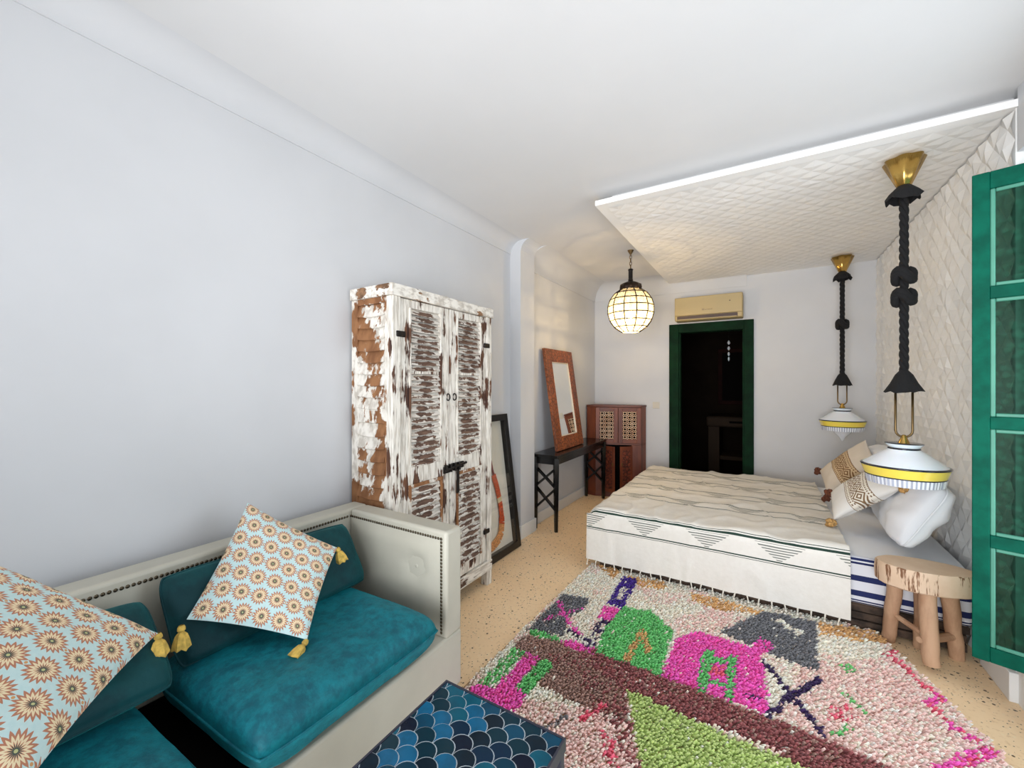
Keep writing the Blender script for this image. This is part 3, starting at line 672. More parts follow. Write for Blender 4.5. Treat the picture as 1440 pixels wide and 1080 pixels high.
# ------------------------------------------------------------------ cushions
def cushion_mesh(c00, c10, c11, c01, T, pw=2.0, ex=0.5, pinch=0.06, n=26, seed=0, wr=0.006, rc=0.0):
    C = [Vector(x) for x in (c00, c10, c11, c01)]; mb = MB(); mb.uv = []
    N = (C[1] - C[0]).cross(C[3] - C[0]).normalized()
    for side in (1, -1):
        for i in range(n + 1):
            for j in range(n + 1):
                u, v = -math.cos(PI * i / n), -math.cos(PI * j / n)
                u = 0.55 * u + 0.45 * (2 * i / n - 1); v = 0.55 * v + 0.45 * (2 * j / n - 1)
                pu = u * (1 - pinch * (1 - v * v)); pv = v * (1 - pinch * (1 - u * u))
                kk = 1 - rc * (u * v) ** 4
                a, b_ = (pu * kk + 1) / 2, (pv * kk + 1) / 2
                p = C[0] * (1 - a) * (1 - b_) + C[1] * a * (1 - b_) + C[2] * a * b_ + C[3] * (1 - a) * b_
                h = max(0.0, (1 - abs(u) ** pw) * (1 - abs(v) ** pw)) ** ex
                e = (1 - abs(u) ** 8) * (1 - abs(v) ** 8)
                wv = wr * e * (noise.noise(Vector((u * 2.2 + seed, v * 2.2, side))) * 1.6 + noise.noise(Vector((u * 6 + seed, v * 6, side * 2))) * 0.6)
                mb.v.append(tuple(p + N * side * (T * h + wv))); mb.uv.append(((u + 1) / 2, (v + 1) / 2))
    M = (n + 1) * (n + 1)
    for sd in (0, 1):
        for i in range(n):
            for j in range(n):
                a = sd * M + i * (n + 1) + j; q = (a, a + n + 1, a + n + 2, a + 1)
                mb.f.append(q if sd == 0 else q[::-1])
    # stitch rims
    rim = [i * (n + 1) for i in range(n + 1)] + [n * (n + 1) + j for j in range(1, n + 1)] + [i * (n + 1) + n for i in range(n - 1, -1, -1)] + [j for j in range(n - 1, 0, -1)]
    for k in range(len(rim)):
        a, b_ = rim[k], rim[(k + 1) % len(rim)]
        mb.f.append((a, M + a, M + b_, b_))
    return mb
def center(cs): return tuple(sum(c[i] for c in cs) / 4 for i in range(3))
def tassel(parent, p, d, size=0.05, mat='mustard_thread'):
    p = Vector(p); d = Vector(d).normalized(); x = d.cross(Vector((0.3, 0.2, 1))).normalized(); y = d.cross(x)
    mb = MB(); n = 14
    prof = [(0.0, 0.10), (0.10, 0.16), (0.22, 0.17), (0.30, 0.11), (0.42, 0.20), (0.7, 0.28), (1.0, 0.33), (1.0, 0.02)]
    for i, (t_, r_) in enumerate(prof):
        for k in range(n):
            a = 2 * PI * k / n; rr = r_ * size * (1 + (0.22 if (k % 2 and i > 3) else 0)); tt = t_ + (0.06 * ((k * 7) % 3) if i == 6 else 0)
            mb.v.append(tuple(p + d * tt * size + (x * math.cos(a) + y * math.sin(a)) * rr))
    for i in range(len(prof) - 1):
        for k in range(n): mb.f.append((i * n + k, i * n + (k + 1) % n, (i + 1) * n + (k + 1) % n, (i + 1) * n + k))
    return mb.build('tassel', mat, parent, smooth=True)
def pompom(parent, p, r, mat, seed):
    mb = MB(); rnd = random.Random(seed)
    for k in range(9):
        d = Vector((rnd.uniform(-1, 1), rnd.uniform(-1, 1), rnd.uniform(-0.7, 1))).normalized() * r * 0.55
        mb.blob((p[0] + d.x, p[1] + d.y, p[2] + d.z), r * 0.58, seed=seed + k, amp=0.5, n=8, m=6)
    return mb.build('pompom', mat, parent, smooth=True)

# ------------------------------------------------------------------ sofa
SX0, SX1, SYA, SYB = -1.90, -1.16, 1.46, -0.78; SZ = 0.765
sofa = thing('sofa', 'cream leatherette sofa frame with studded straight arm and low back along the wall', 'sofa', (-1.53, 0.35, 0))
B('back', 'leatherette', SX0, -1.795, SYB, SYA, 0.06, SZ, sofa, 0.014, seg=3)
arm = B('arm', 'leatherette', -1.795, SX1, SYA - 0.105, SYA, 0.30, SZ - 0.002, sofa, 0.014, seg=3)
B('arm', 'leatherette', -1.795, SX1, SYB, SYB + 0.105, 0.30, SZ - 0.002, sofa, 0.014, seg=3)
B('seat_base', 'leatherette', -1.795, SX1, SYB, SYA, 0.06, 0.305, sofa, 0.012, seg=3)
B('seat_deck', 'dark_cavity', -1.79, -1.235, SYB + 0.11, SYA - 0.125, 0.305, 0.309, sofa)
# raised upholstered inner panel of the arm
ap = MB(); n = 22
for i in range(n + 1):
    for j in range(n + 1):
        a, b_ = i / n, j / n; x = -1.79 + a * (SX1 - 0.035 + 1.79); z = 0.31 + b_ * (SZ - 0.04 - 0.31)
        e = min(1, 8 * min(a, 1 - a, b_, 1 - b_)); dd = math.hypot((x + 1.335) / 0.055, (z - 0.58) / 0.05)
        d = 0.012 * e - 0.03 * math.exp(-dd * dd) + 0.004 * math.exp(-abs(dd - 1.2) * 3) * math.sin(6 * math.atan2(z - 0.58, x + 1.335))
        ap.v.append((x, SYA - 0.106 - d, z))
for i in range(n):
    for j in range(n):
        a = i * (n + 1) + j; ap.f.append((a, a + n + 1, a + n + 2, a + 1))
ap.build('arm_pad', 'leatherette', sofa, smooth='all')
MB().blob((-1.335, SYA - 0.100, 0.58), 0.013, (1, 0.6, 1)).build('tuft_button', 'leatherette', sofa, smooth='all')
nails = MB()
def nail(x, y, z, axis):
    q = (0.5, 1, 1) if axis == 'x' else (1, 0.5, 1) if axis == 'y' else (1, 1, 0.5)
    nails.blob((x, y, z), 0.0066, q, n=6, m=4)
y = SYB + 0.12
while y < SYA - 0.115: nail(-1.794, y, SZ - 0.035, 'x'); y += 0.0150
x = -1.79
while x < SX1 - 0.028: nail(x, SYA - 0.1065, SZ - 0.035, 'y'); x += 0.0150
z = SZ - 0.035
while z > 0.31: nail(SX1 - 0.028, SYA - 0.1065, z, 'y'); z -= 0.0150
nails.build('nailhead_trim', 'nail_bronze', sofa, kind='stuff', smooth='all')
for x in (-1.84, -1.22):
    for y in (SYB + 0.06, SYA - 0.07): B('foot', 'black_lacquer', x - 0.03, x + 0.03, y - 0.03, y + 0.03, 0.0, 0.06, sofa, 0.004)

def cover_parent(th): return th
def soft(name, label, cat, cs, T, mat, group=None, **k):
    th = thing(name, label, cat, center(cs), group or {'seat_cushion': 'teal seat cushions on the sofa', 'back_cushion': 'teal back cushions on the sofa', 'pillow': 'white pillows on the bed'}[name])
    n = 26; mesh = cushion_mesh(*cs, T, **k); cover = mesh.build('cover', mat, th, smooth='all')
    rim = [i * (n + 1) for i in range(n + 1)] + [n * (n + 1) + j for j in range(1, n + 1)] + [i * (n + 1) + n for i in range(n - 1, -1, -1)] + [j for j in range(n - 1, 0, -1)]
    MB().tube([mesh.v[i] for i in rim], 0.0042, 5, closed=True).build('piping', mat, cover_parent(th), smooth='all')
    return th
# seat cushions
z = 0.405
soft('seat_cushion', 'plump teal velvet seat cushion beside the studded arm', 'cushion', [(-1.775, 0.54, z), (-1.115, 0.56, z), (-1.095, 1.262, z + 0.01), (-1.765, 1.25, z)], 0.085, 'teal_velvet', pw=7, ex=0.36, pinch=0.02, seed=1, wr=0.012, rc=0.05)
soft('seat_cushion', 'flat teal velvet seat cushion lying under the leaning bolster cushion', 'cushion', [(-1.775, -0.62, z), (-1.115, -0.62, z), (-1.11, 0.49, z), (-1.775, 0.475, z)], 0.083, 'teal_velvet', pw=7, ex=0.36, pinch=0.02, seed=4, wr=0.012, rc=0.05)
# back cushions leaning on the sofa back
soft('back_cushion', 'dark teal velvet back cushion half hidden behind the tilted printed cushion', 'cushion', [(-1.600, 0.56, 0.475), (-1.600, 1.30, 0.475), (-1.735, 1.28, 0.73), (-1.735, 0.545, 0.75)], 0.055, 'dark_teal_velvet', pw=6, ex=0.4, pinch=0.02, seed=7, wr=0.010, rc=0.06)
soft('back_cushion', 'dark teal velvet back cushion slumped forward under the large printed cushion', 'cushion', [(-1.47, -0.15, 0.525), (-1.47, 0.52, 0.515), (-1.72, 0.52, 0.70), (-1.72, -0.15, 0.72)], 0.055, 'dark_teal_velvet', pw=6, ex=0.4, pinch=0.02, seed=9, wr=0.010, rc=0.06)
# printed cushions with mustard tassels
def printed(label, T_, R_, B_, L_, th_, seed):
    cs = [L_, B_, R_, T_]
    th = thing('printed_cushion', label, 'cushion', center(cs), 'printed cushions on the sofa')
    cushion_mesh(*cs, th_, pw=2.2, ex=0.5, pinch=0.05, seed=seed, wr=0.006).build('cover', 'rosette_cotton', th, smooth='all')
    return th
T_, R_, B_, L_ = (-1.80, 0.868, 0.915), (-1.545, 1.10, 0.705), (-1.355, 0.847, 0.51), (-1.61, 0.590, 0.63)
c1 = printed('printed rosette cushion tilted on its corner against the sofa back beside the arm', T_, R_, B_, L_, 0.055, 2)
tassel(c1, R_, (0.1, 0.35, -1), 0.062); tassel(c1, (L_[0] + 0.045, L_[1] - 0.03, L_[2] + 0.01), (0.12, -0.05, -1), 0.066); tassel(c1, B_, (0.1, -0.45, -0.25), 0.062)
T2, R2, L2 = (-1.74, 0.19, 0.945), (-1.545, 0.495, 0.655), (-1.15, 0.17, 0.66)
B2 = L2; L2b = tuple(T2[i] + B2[i] - R2[i] for i in range(3))
c2 = printed('large printed rosette cushion lying on top of the slumped teal cushion', T2, R2, B2, L2b, 0.055, 5)
tassel(c2, R2, (0.12, 0.02, -1), 0.062)

# ------------------------------------------------------------------ louvred wardrobe
WX0, WX1, WY0, WY1, WZ = -1.965, -1.64, 1.49, 2.395, 1.925
wd = thing('wardrobe', 'tall whitewashed distressed wooden wardrobe with louvred doors', 'wardrobe', ((WX0 + WX1) / 2, (WY0 + WY1) / 2, 0))
carc = MB().box(WX0, WX1 - 0.035, WY0 + 0.018, WY1 - 0.01, 0.12, WZ - 0.06)
carc.build('carcass', 'pallet', wd, bevel=0.003)  # dark carcass colour stands in for shade between the louvre slats
B('cornice', 'worn_top', WX0, WX1 + 0.012, WY0 - 0.012, WY1 + 0.012, WZ - 0.062, WZ, wd, 0.004)
for yy in (WY0, WY1 - 0.055): B('front_post', 'worn_vertical', WX1 - 0.045, WX1 + 0.004, yy, yy + 0.055, 0.10, WZ - 0.062, wd, 0.004)
B('plinth_rail', 'worn_horizontal', WX1 - 0.045, WX1 + 0.010, WY0, WY1, 0.10, 0.17, wd, 0.004)
for xx in (WX0, WX1 - 0.05):
    for yy in (WY0, WY1 - 0.055): B('leg', 'worn_vertical', xx, xx + 0.055, yy, yy + 0.055, 0.0, 0.12, wd, 0.004)
# side louvre frame
sf = MB().box(WX0, -1.915, WY0, WY0 + 0.02, 0.12, WZ - 0.062).box(-1.70, -1.685, WY0 + 0.002, WY0 + 0.02, 0.12, WZ - 0.062)
sf.box(-1.915, -1.70, WY0, WY0 + 0.02, 1.83, WZ - 0.062).box(-1.915, -1.70, WY0, WY0 + 0.02, 1.19, 1.27).box(-1.915, -1.70, WY0, WY0 + 0.02, 0.50, 0.58).box(-1.915, -1.70, WY0, WY0 + 0.02, 0.12, 0.2)
side = sf.build('side_frame', 'worn_side', wd, bevel=0.003)
def slat_run(parent, mat, axis, fixed, a0, a1, z0, z1, n, depth, seed):
    src = None; P = parent_world(parent); pit = (z1 - z0) / n
    for i in range(n):
        zc = z0 + (i + 0.5) * pit
        if src is None:
            # louvre blade: thick tapered board tilted outwards at its lower edge
            L = (a1 - a0) / 2; h = pit * 0.52; m = 8; mb = MB()
            for k in range(m + 1):
                t_ = -1 + 2 * k / m; bow = 0.35 * (1 - t_ * t_) * pit
                prof = [(0.0, h - bow * 0.2), (0.005, h - bow * 0.1), (-depth, -h - bow * 0.35), (-depth - 0.006, -h + 0.004 - bow * 0.35)]
                for d, zz in prof: mb.v.append((d, t_ * L, zz) if axis == 'y' else (t_ * L, d, zz))
            for k in range(m):
                for q in range(4): mb.f.append((k * 4 + q, k * 4 + (q + 1) % 4, k * 4 + 4 + (q + 1) % 4, k * 4 + 4 + q))
            mb.f += [(3, 2, 1, 0), (m * 4, m * 4 + 1, m * 4 + 2, m * 4 + 3)]
            if axis == 'y': mb.v = [(-a, b_, c_) for a, b_, c_ in mb.v]
            src = mb.build('slat', mat, parent, local=True); o = src
        else: o = inst(src, 'slat', parent, (0, 0, 0))
        loc = Vector((fixed, (a0 + a1) / 2, zc)) if axis == 'y' else Vector(((a0 + a1) / 2, fixed, zc))
        o.location = loc - P
slat_run(side, 'worn_side', 'x', WY0 + 0.012, -1.915, -1.70, 1.27, 1.83, 9, 0.010, 1)
slat_run(side, 'worn_side', 'x', WY0 + 0.012, -1.915, -1.70, 0.58, 1.19, 9, 0.010, 2)
# doors
def wdoor(y0, y1):
    fx0, fx1 = WX1 - 0.035, WX1 - 0.004; s0, s1 = y0 + 0.075, y1 - 0.085
    if y0 > 1.9: s0, s1 = y0 + 0.075, y1 - 0.075
    d = MB().box(fx0, fx1, y0, s0, 0.175, WZ - 0.066).box(fx0, fx1, s1, y1, 0.175, WZ - 0.066)
    for z0, z1 in ((0.175, 0.25), (0.83, 0.945), (1.455, 1.475), (1.815, WZ - 0.066)): d.box(fx0, fx1, s0, s1, z0, z1)
    o = d.build('door', 'worn_vertical', wd, bevel=0.003)
    MB().box(fx1 + 0.0005, fx1 + 0.010, s0 - 0.018, s0, 0.25, 0.83).box(fx1 + 0.0005, fx1 + 0.010, s1, s1 + 0.018, 0.25, 0.83).box(fx1 + 0.0005, fx1 + 0.010, s0 - 0.018, s1 + 0.018, 0.83, 0.85).build('moulding', 'worn_side', o, bevel=0.002)
    MB().box(fx1 + 0.0005, fx1 + 0.008, s0 - 0.014, s0, 0.945, 1.815).box(fx1 + 0.0005, fx1 + 0.008, s1, s1 + 0.014, 0.945, 1.815).build('moulding', 'worn_vertical', o, bevel=0.002)
    slat_run(o, 'worn_slat', 'y', fx0 + 0.014, s0, s1, 0.25, 0.83, 15, 0.017, 3)
    slat_run(o, 'worn_slat', 'y', fx0 + 0.014, s0, s1, 0.945, 1.455, 15, 0.017, 4)
    slat_run(o, 'worn_slat', 'y', fx0 + 0.014, s0, s1, 1.475, 1.815, 11, 0.017, 5)
    return o
dl = wdoor(WY0 + 0.058, 1.945); dr = wdoor(1.952, WY1 - 0.058)
for yy in (1.925, 1.985):
    MB().tube([(WX1 + 0.006 + 0.014 * math.sin(a), yy, 1.32 + 0.02 * math.cos(a)) for a in [2 * PI * k / 12 for k in range(12)]], 0.004, 6, closed=True).build('ring_pull', 'iron', dl if yy < 1.95 else dr, smooth='all')
bolt = MB().box(WX1 - 0.004, WX1 + 0.006, 1.89, 1.945, 0.86, 0.90).box(WX1 - 0.004, WX1 + 0.006, 1.96, 2.08, 0.87, 0.91)
bolt.tube([(WX1 + 0.016, 1.88, 0.88), (WX1 + 0.016, 2.09, 0.90)], 0.009, 8)
for yy in (1.90, 1.94, 1.98, 2.02): bolt.box(WX1, WX1 + 0.024, yy - 0.006, yy + 0.006, 0.865, 0.912)
bolt.box(WX1 + 0.006, WX1 + 0.014, 2.0, 2.025, 0.72, 0.87)
bolt.build('slide_bolt', 'iron', wd, bevel=0.002)
for yy in (WY0 + 0.053, WY1 - 0.063):
    for zz in (0.38, 1.665): B('hinge', 'iron', WX1 - 0.004, WX1 + 0.010, yy - 0.03, yy + 0.035, zz - 0.016, zz + 0.016, wd, 0.006)

# ------------------------------------------------------------------ framed necklace leaning on the wall
FY0, FY1, FX0, FX1, FZ = 2.425, 3.07, -1.80, -1.945, 1.135
pf = thing('framed_necklace', 'black box frame holding a coral bead necklace leaning on the wall', 'picture frame', (FX0 - 0.05, (FY0 + FY1) / 2, 0))
def fpl(y, s, d=0.0):      # s: metres up the frame, d: proud of the back
    L = math.hypot(FX1 - FX0, FZ); ex, ez = (FX1 - FX0) / L, FZ / L
    return (FX0 + ex * s + ez * d - 0.03, y, ez * s - ex * d + 0.0)
FL = math.hypot(FX1 - FX0, FZ)
def fbox(name, mat, y0, y1, s0, s1, d0, d1, par=pf, bevel=0.002):
    vs = [fpl(y, s, d) for d in (d0, d1) for y, s in ((y0, s0), (y1, s0), (y1, s1), (y0, s1))]
    return MB().add(vs, [(0, 1, 2, 3), (7, 6, 5, 4), (0, 4, 5, 1), (1, 5, 6, 2), (2, 6, 7, 3), (3, 7, 4, 0)]).build(name, mat, par, bevel=bevel)
fbox('backing', 'mount_board', FY0 + 0.02, FY1 - 0.02, 0.02, FL - 0.02, -0.008, -0.002, bevel=0)
fr = 0.055
fbox('stile', 'black_frame', FY0, FY0 + fr, 0, FL, -0.01, 0.045); fbox('stile', 'black_frame', FY1 - fr, FY1, 0, FL, -0.01, 0.045)
fbox('rail', 'black_frame', FY0 + fr, FY1 - fr, 0, fr, -0.01, 0.045); fbox('rail', 'black_frame', FY0 + fr, FY1 - fr, FL - fr, FL, -0.01, 0.045)
fbox('glass', 'clear_glass', FY0 + fr, FY1 - fr, fr, FL - fr, 0.036, 0.039, bevel=0)
half = [(2.715, 1.02), (2.75, 0.93), (2.785, 0.80), (2.80, 0.70), (2.815, 0.635), (2.84, 0.56), (2.855, 0.48), (2.865, 0.40), (2.868, 0.32), (2.86, 0.25), (2.835, 0.18), (2.79, 0.14), (2.72, 0.115)]
mid = 2.66
nk = MB(); cord = MB(); amb = MB(); bone = MB()
def dens(P, stp):
    out = []; 
    for (a, b_), (c_, d_) in zip(P[:-1], P[1:]):
        L = math.hypot(c_ - a, d_ - b_); k = max(1, int(L / stp))
        out += [(a + (c_ - a) * i / k, b_ + (d_ - b_) * i / k, math.atan2(d_ - b_, c_ - a)) for i in range(k)]
    return out
for mir in (1, -1):
    P2 = [((y if mir == 1 else 2 * mid - y), s) for y, s in half] + [(mid, 0.108)]
    pts = dens(P2, 0.013)
    top = [p for p in pts if p[1] > 0.66]; low = [p for p in pts if p[1] <= 0.66]
    cord.tube([fpl(a, b_, 0.012) for a, b_, c_ in top], 0.010, 6)
    for a, b_, c_ in low:
        dst = bone if 0.42 < b_ < 0.465 else (amb if b_ < 0.24 else nk)
        wid = 4 if b_ > 0.3 else 5
        for k in range(wid):
            off = (k - (wid - 1) / 2) * 0.0145; ang = c_ + PI / 2
            dst.blob(fpl(a + off * math.cos(ang), b_ + off * math.sin(ang), 0.012), 0.0082, n=6, m=4)
cord.build('cord', 'coral_dark', pf, smooth='all'); nk.build('coral_beads', 'coral', pf, smooth='all', kind='stuff')
amb.build('amber_beads', 'amber_bead', pf, smooth='all', kind='stuff'); bone.build('bone_spacer', 'bone_bead', pf, smooth='all', kind='stuff')

# ------------------------------------------------------------------ console table
KX0, KX1, KY0, KY1, KZ = -1.925, -1.645, 3.50, 4.90, 0.725
kt = thing('console_table', 'slim black lacquered console table with crossed side braces', 'table', ((KX0 + KX1) / 2, (KY0 + KY1) / 2, 0))
B('tabletop', 'black_lacquer', KX0, KX1, KY0, KY1, KZ - 0.025, KZ, kt, 0.003)
MB().box(KX0 + 0.015, KX1 - 0.015, KY0 + 0.015, KY0 + 0.035, KZ - 0.09, KZ - 0.025).build('apron', 'black_lacquer', kt)
MB().box(KX0 + 0.015, KX1 - 0.015, KY1 - 0.035, KY1 - 0.015, KZ - 0.09, KZ - 0.025).build('apron', 'black_lacquer', kt)
MB().box(KX1 - 0.035, KX1 - 0.015, KY0 + 0.035, KY1 - 0.035, KZ - 0.09, KZ - 0.025).build('apron', 'black_lacquer', kt)
for yy in (KY0 + 0.03, KY1 - 0.03):
    for xx in (KX0 + 0.03, KX1 - 0.03):
        MB().lathe([(0.020, 0.0), (0.033, KZ - 0.03)], xx, yy, 4, None).build('leg', 'black_lacquer', kt)
    for z0, z1 in ((0.20, 0.41), (0.41, 0.60)):
        MB().bar((KX0 + 0.03, yy, z0), (KX1 - 0.03, yy, z1), 0.020, 0.028, (0, 1, 0)).build('cross_brace', 'black_lacquer', kt)
        MB().bar((KX0 + 0.03, yy + 0.002, z1), (KX1 - 0.03, yy + 0.002, z0), 0.020, 0.028, (0, 1, 0)).build('cross_brace', 'black_lacquer', kt)

# ------------------------------------------------------------------ leaning mirror
MY0, MY1, MX0, MX1, MZ0, MZ1 = 3.70, 4.385, -1.735, -1.885, KZ + 0.006, 1.765
mr = thing('leaning_mirror', 'tall mirror in carved reddish wood frame leaning on the black console', 'mirror', ((MX0 + MX1) / 2, (MY0 + MY1) / 2, MZ0))
ML = math.hypot(MX1 - MX0, MZ1 - MZ0); mex, mez = (MX1 - MX0) / ML, (MZ1 - MZ0) / ML
def mp_(y, s, d): return (MX0 + mex * s + mez * d, y, MZ0 + mez * s - mex * d)
def mbox(name, mat, y0, y1, s0, s1, d0, d1, bevel=0.003, par=mr):
    vs = [mp_(y, s, d) for d in (d0, d1) for y, s in ((y0, s0), (y1, s0), (y1, s1), (y0, s1))]
    return MB().add(vs, [(0, 1, 2, 3), (7, 6, 5, 4), (0, 4, 5, 1), (1, 5, 6, 2), (2, 6, 7, 3), (3, 7, 4, 0)]).build(name, mat, par, bevel=bevel)
fw_ = 0.135
mbox('stile', 'carved_mirror', MY0, MY0 + fw_, 0, ML, -0.03, 0.0); mbox('stile', 'carved_mirror', MY1 - fw_, MY1, 0, ML, -0.03, 0.0)
mbox('rail', 'carved_mirror', MY0 + fw_, MY1 - fw_, 0, fw_, -0.03, 0.0); mbox('rail', 'carved_mirror', MY0 + fw_, MY1 - fw_, ML - fw_, ML, -0.03, 0.0)
mbox('glass', 'mirror_glass', MY0 + fw_, MY1 - fw_, fw_, ML - fw_, -0.02, -0.014, 0)
for q in ((MY0 + fw_, MY0 + fw_ + 0.01, fw_, ML - fw_), (MY1 - fw_ - 0.01, MY1 - fw_, fw_, ML - fw_), (MY0 + fw_ + 0.01, MY1 - fw_ - 0.01, fw_, fw_ + 0.01), (MY0 + fw_ + 0.01, MY1 - fw_ - 0.01, ML - fw_ - 0.01, ML - fw_)):
    mbox('inner_bead', 'mirror_bevel', q[0], q[1], q[2], q[3], -0.014, -0.004, 0.002)

# ------------------------------------------------------------------ corner cabinet with fretwork doors
A_ = (-1.80, 4.94); B_ = (-1.285, 5.13)
cc = thing('corner_cabinet', 'reddish wood corner cabinet with lattice fretwork doors standing in the corner', 'cabinet', (-1.65, 5.12, 0))
poly = [(-1.92, 5.275), (-1.92, 4.96), A_, B_, (-1.262, 5.275)]
ins = [(-1.91, 5.27), (-1.91, 4.975), (-1.79, 4.97), (-1.32, 5.145), (-1.30, 5.27)]
CZ = 1.135; CM = 0.665
MB().prism([(-1.925, 5.28), (-1.925, 4.955), (-1.803, 4.932), (-1.275, 5.122), (-1.255, 5.28)], CZ - 0.022, CZ).build('top', 'walnut_h', cc, bevel=0.003)
MB().prism(poly, 0.0, 0.06).build('plinth', 'walnut_h', cc)
MB().prism(ins, 0.06, CM - 0.02).build('lower_interior', 'dark_cavity', cc)  # solid near-black block, shade of the open interior put into colour
MB().prism(poly, CM - 0.02, CM).build('middle_shelf', 'walnut_h', cc)
MB().prism(ins, CM, CZ - 0.022).build('upper_interior', 'walnut', cc)
dvx, dvy = B_[0] - A_[0], B_[1] - A_[1]; DL = math.hypot(dvx, dvy); dvx /= DL; dvy /= DL; dnx, dny = dvy, -dvx
def cbox(name, mat, a0, a1, z0, z1, d0, d1, par=cc, bevel=0.002, org=None, dv=None):
    ox, oy = org or A_; vx, vy = dv or (dvx, dvy); mx_, my_ = vy, -vx
    vs = [(ox + vx * a + mx_ * d, oy + vy * a + my_ * d, z) for z in (z0, z1) for a, d in ((a0, d0), (a1, d0), (a1, d1), (a0, d1))]
    return MB().add(vs, [(0, 3, 2, 1), (4, 5, 6, 7), (0, 1, 5, 4), (1, 2, 6, 5), (2, 3, 7, 6), (3, 0, 4, 7)]).build(name, mat, par, bevel=bevel)
MB().prism([(-1.92, 5.275), (-1.92, 4.96), A_, (-1.79, 4.97), (-1.905, 4.985), (-1.905, 5.275)], 0.06, CZ - 0.022).build('side_panel', 'walnut', cc)
MB().prism([(-1.262, 5.275), B_, (-1.30, 5.15), (-1.29, 5.275)], 0.06, CZ - 0.022).build('side_panel', 'walnut', cc)
hw = DL / 2
def fret(par, a0, a1, z0, z1, d, org=None, dv=None):
    ox, oy = org or A_; vx, vy = dv or (dvx, dvy); mx_, my_ = vy, -vx
    mb = MB(); cell = 0.052; na = max(1, round((a1 - a0) / cell)); nz_ = max(1, round((z1 - z0) / cell)); ca_ = (a1 - a0) / na; cz_ = (z1 - z0) / nz_
    P = lambda a, z: (ox + vx * a + mx_ * d, oy + vy * a + my_ * d, z)
    for i in range(na):
        for j in range(nz_):
            ac, zc = a0 + (i + 0.5) * ca_, z0 + (j + 0.5) * cz_
            ring = [P(ac + ca_ * 0.36 * math.cos(k * PI / 4 + PI / 8), zc + cz_ * 0.36 * math.sin(k * PI / 4 + PI / 8)) for k in range(8)]
            mb.tube(ring, 0.0048, 4, closed=True)
            for k in range(4):
                a = k * PI / 2 + PI / 4
                mb.bar(P(ac + ca_ * 0.34 * math.cos(a), zc + cz_ * 0.34 * math.sin(a)), P(ac + ca_ * 0.68 * math.cos(a), zc + cz_ * 0.68 * math.sin(a)), 0.009, 0.006)
    return mb.build('fretwork', 'fret_wood', par, kind='stuff')
for k in (0, 1):
    a0, a1 = k * hw + 0.003, (k + 1) * hw - 0.003; z0, z1 = CM + 0.004, CZ - 0.026; f_ = 0.05
    dd = cbox('upper_door', 'walnut', a0, a0 + f_, z0, z1, 0.002, 0.022)
    cbox('stile', 'walnut', a1 - f_, a1, z0, z1, 0.002, 0.022, dd); cbox('rail', 'walnut_h', a0 + f_, a1 - f_, z0, z0 + f_, 0.002, 0.022, dd); cbox('rail', 'walnut_h', a0 + f_, a1 - f_, z1 - f_, z1, 0.002, 0.022, dd)
    cbox('backing_panel', 'dark_cavity', a0 + f_, a1 - f_, z0 + f_, z1 - f_, 0.002, 0.008, dd, 0)
    fret(dd, a0 + f_, a1 - f_, z0 + f_, z1 - f_, 0.013)
# lower front: fixed side strips and two small doors standing ajar
lo = 0.11
cbox('fixed_strip', 'walnut', 0.0, lo, 0.06, CM - 0.02, -0.01, 0.010); cbox('fixed_strip', 'walnut', DL - lo, DL, 0.06, CM - 0.02, -0.01, 0.010)
lw = (DL - 2 * lo) / 2
for k, ang in ((0, math.radians(-42)), (1, math.radians(24))):
    if k == 0: org = (A_[0] + dvx * lo + dnx * 0.012, A_[1] + dvy * lo + dny * 0.012); dv = (dvx * math.cos(ang) - dvy * math.sin(ang), dvx * math.sin(ang) + dvy * math.cos(ang)); b0, b1 = 0.002, lw
    else:
        org = (A_[0] + dvx * (DL - lo) + dnx * 0.012, A_[1] + dvy * (DL - lo) + dny * 0.012); dv = (dvx * math.cos(ang) - dvy * math.sin(ang), dvx * math.sin(ang) + dvy * math.cos(ang)); b0, b1 = -lw, -0.002
    dd = cbox('lower_door', 'walnut', b0, b1, 0.075, CM - 0.03, 0.0, 0.018, cc, 0.002, org, dv)
    cbox('carved_panel', 'carved_panel', b0 + 0.03, b1 - 0.03, 0.12, CM - 0.075, 0.018, 0.024, dd, 0.002, org, dv)
    e_ = b1 - 0.02 if k == 0 else b0 + 0.02
    cbox('latch', 'antique_brass', e_ - 0.008, e_ + 0.008, 0.40, 0.44, 0.018, 0.03, dd, 0.002, org, dv)

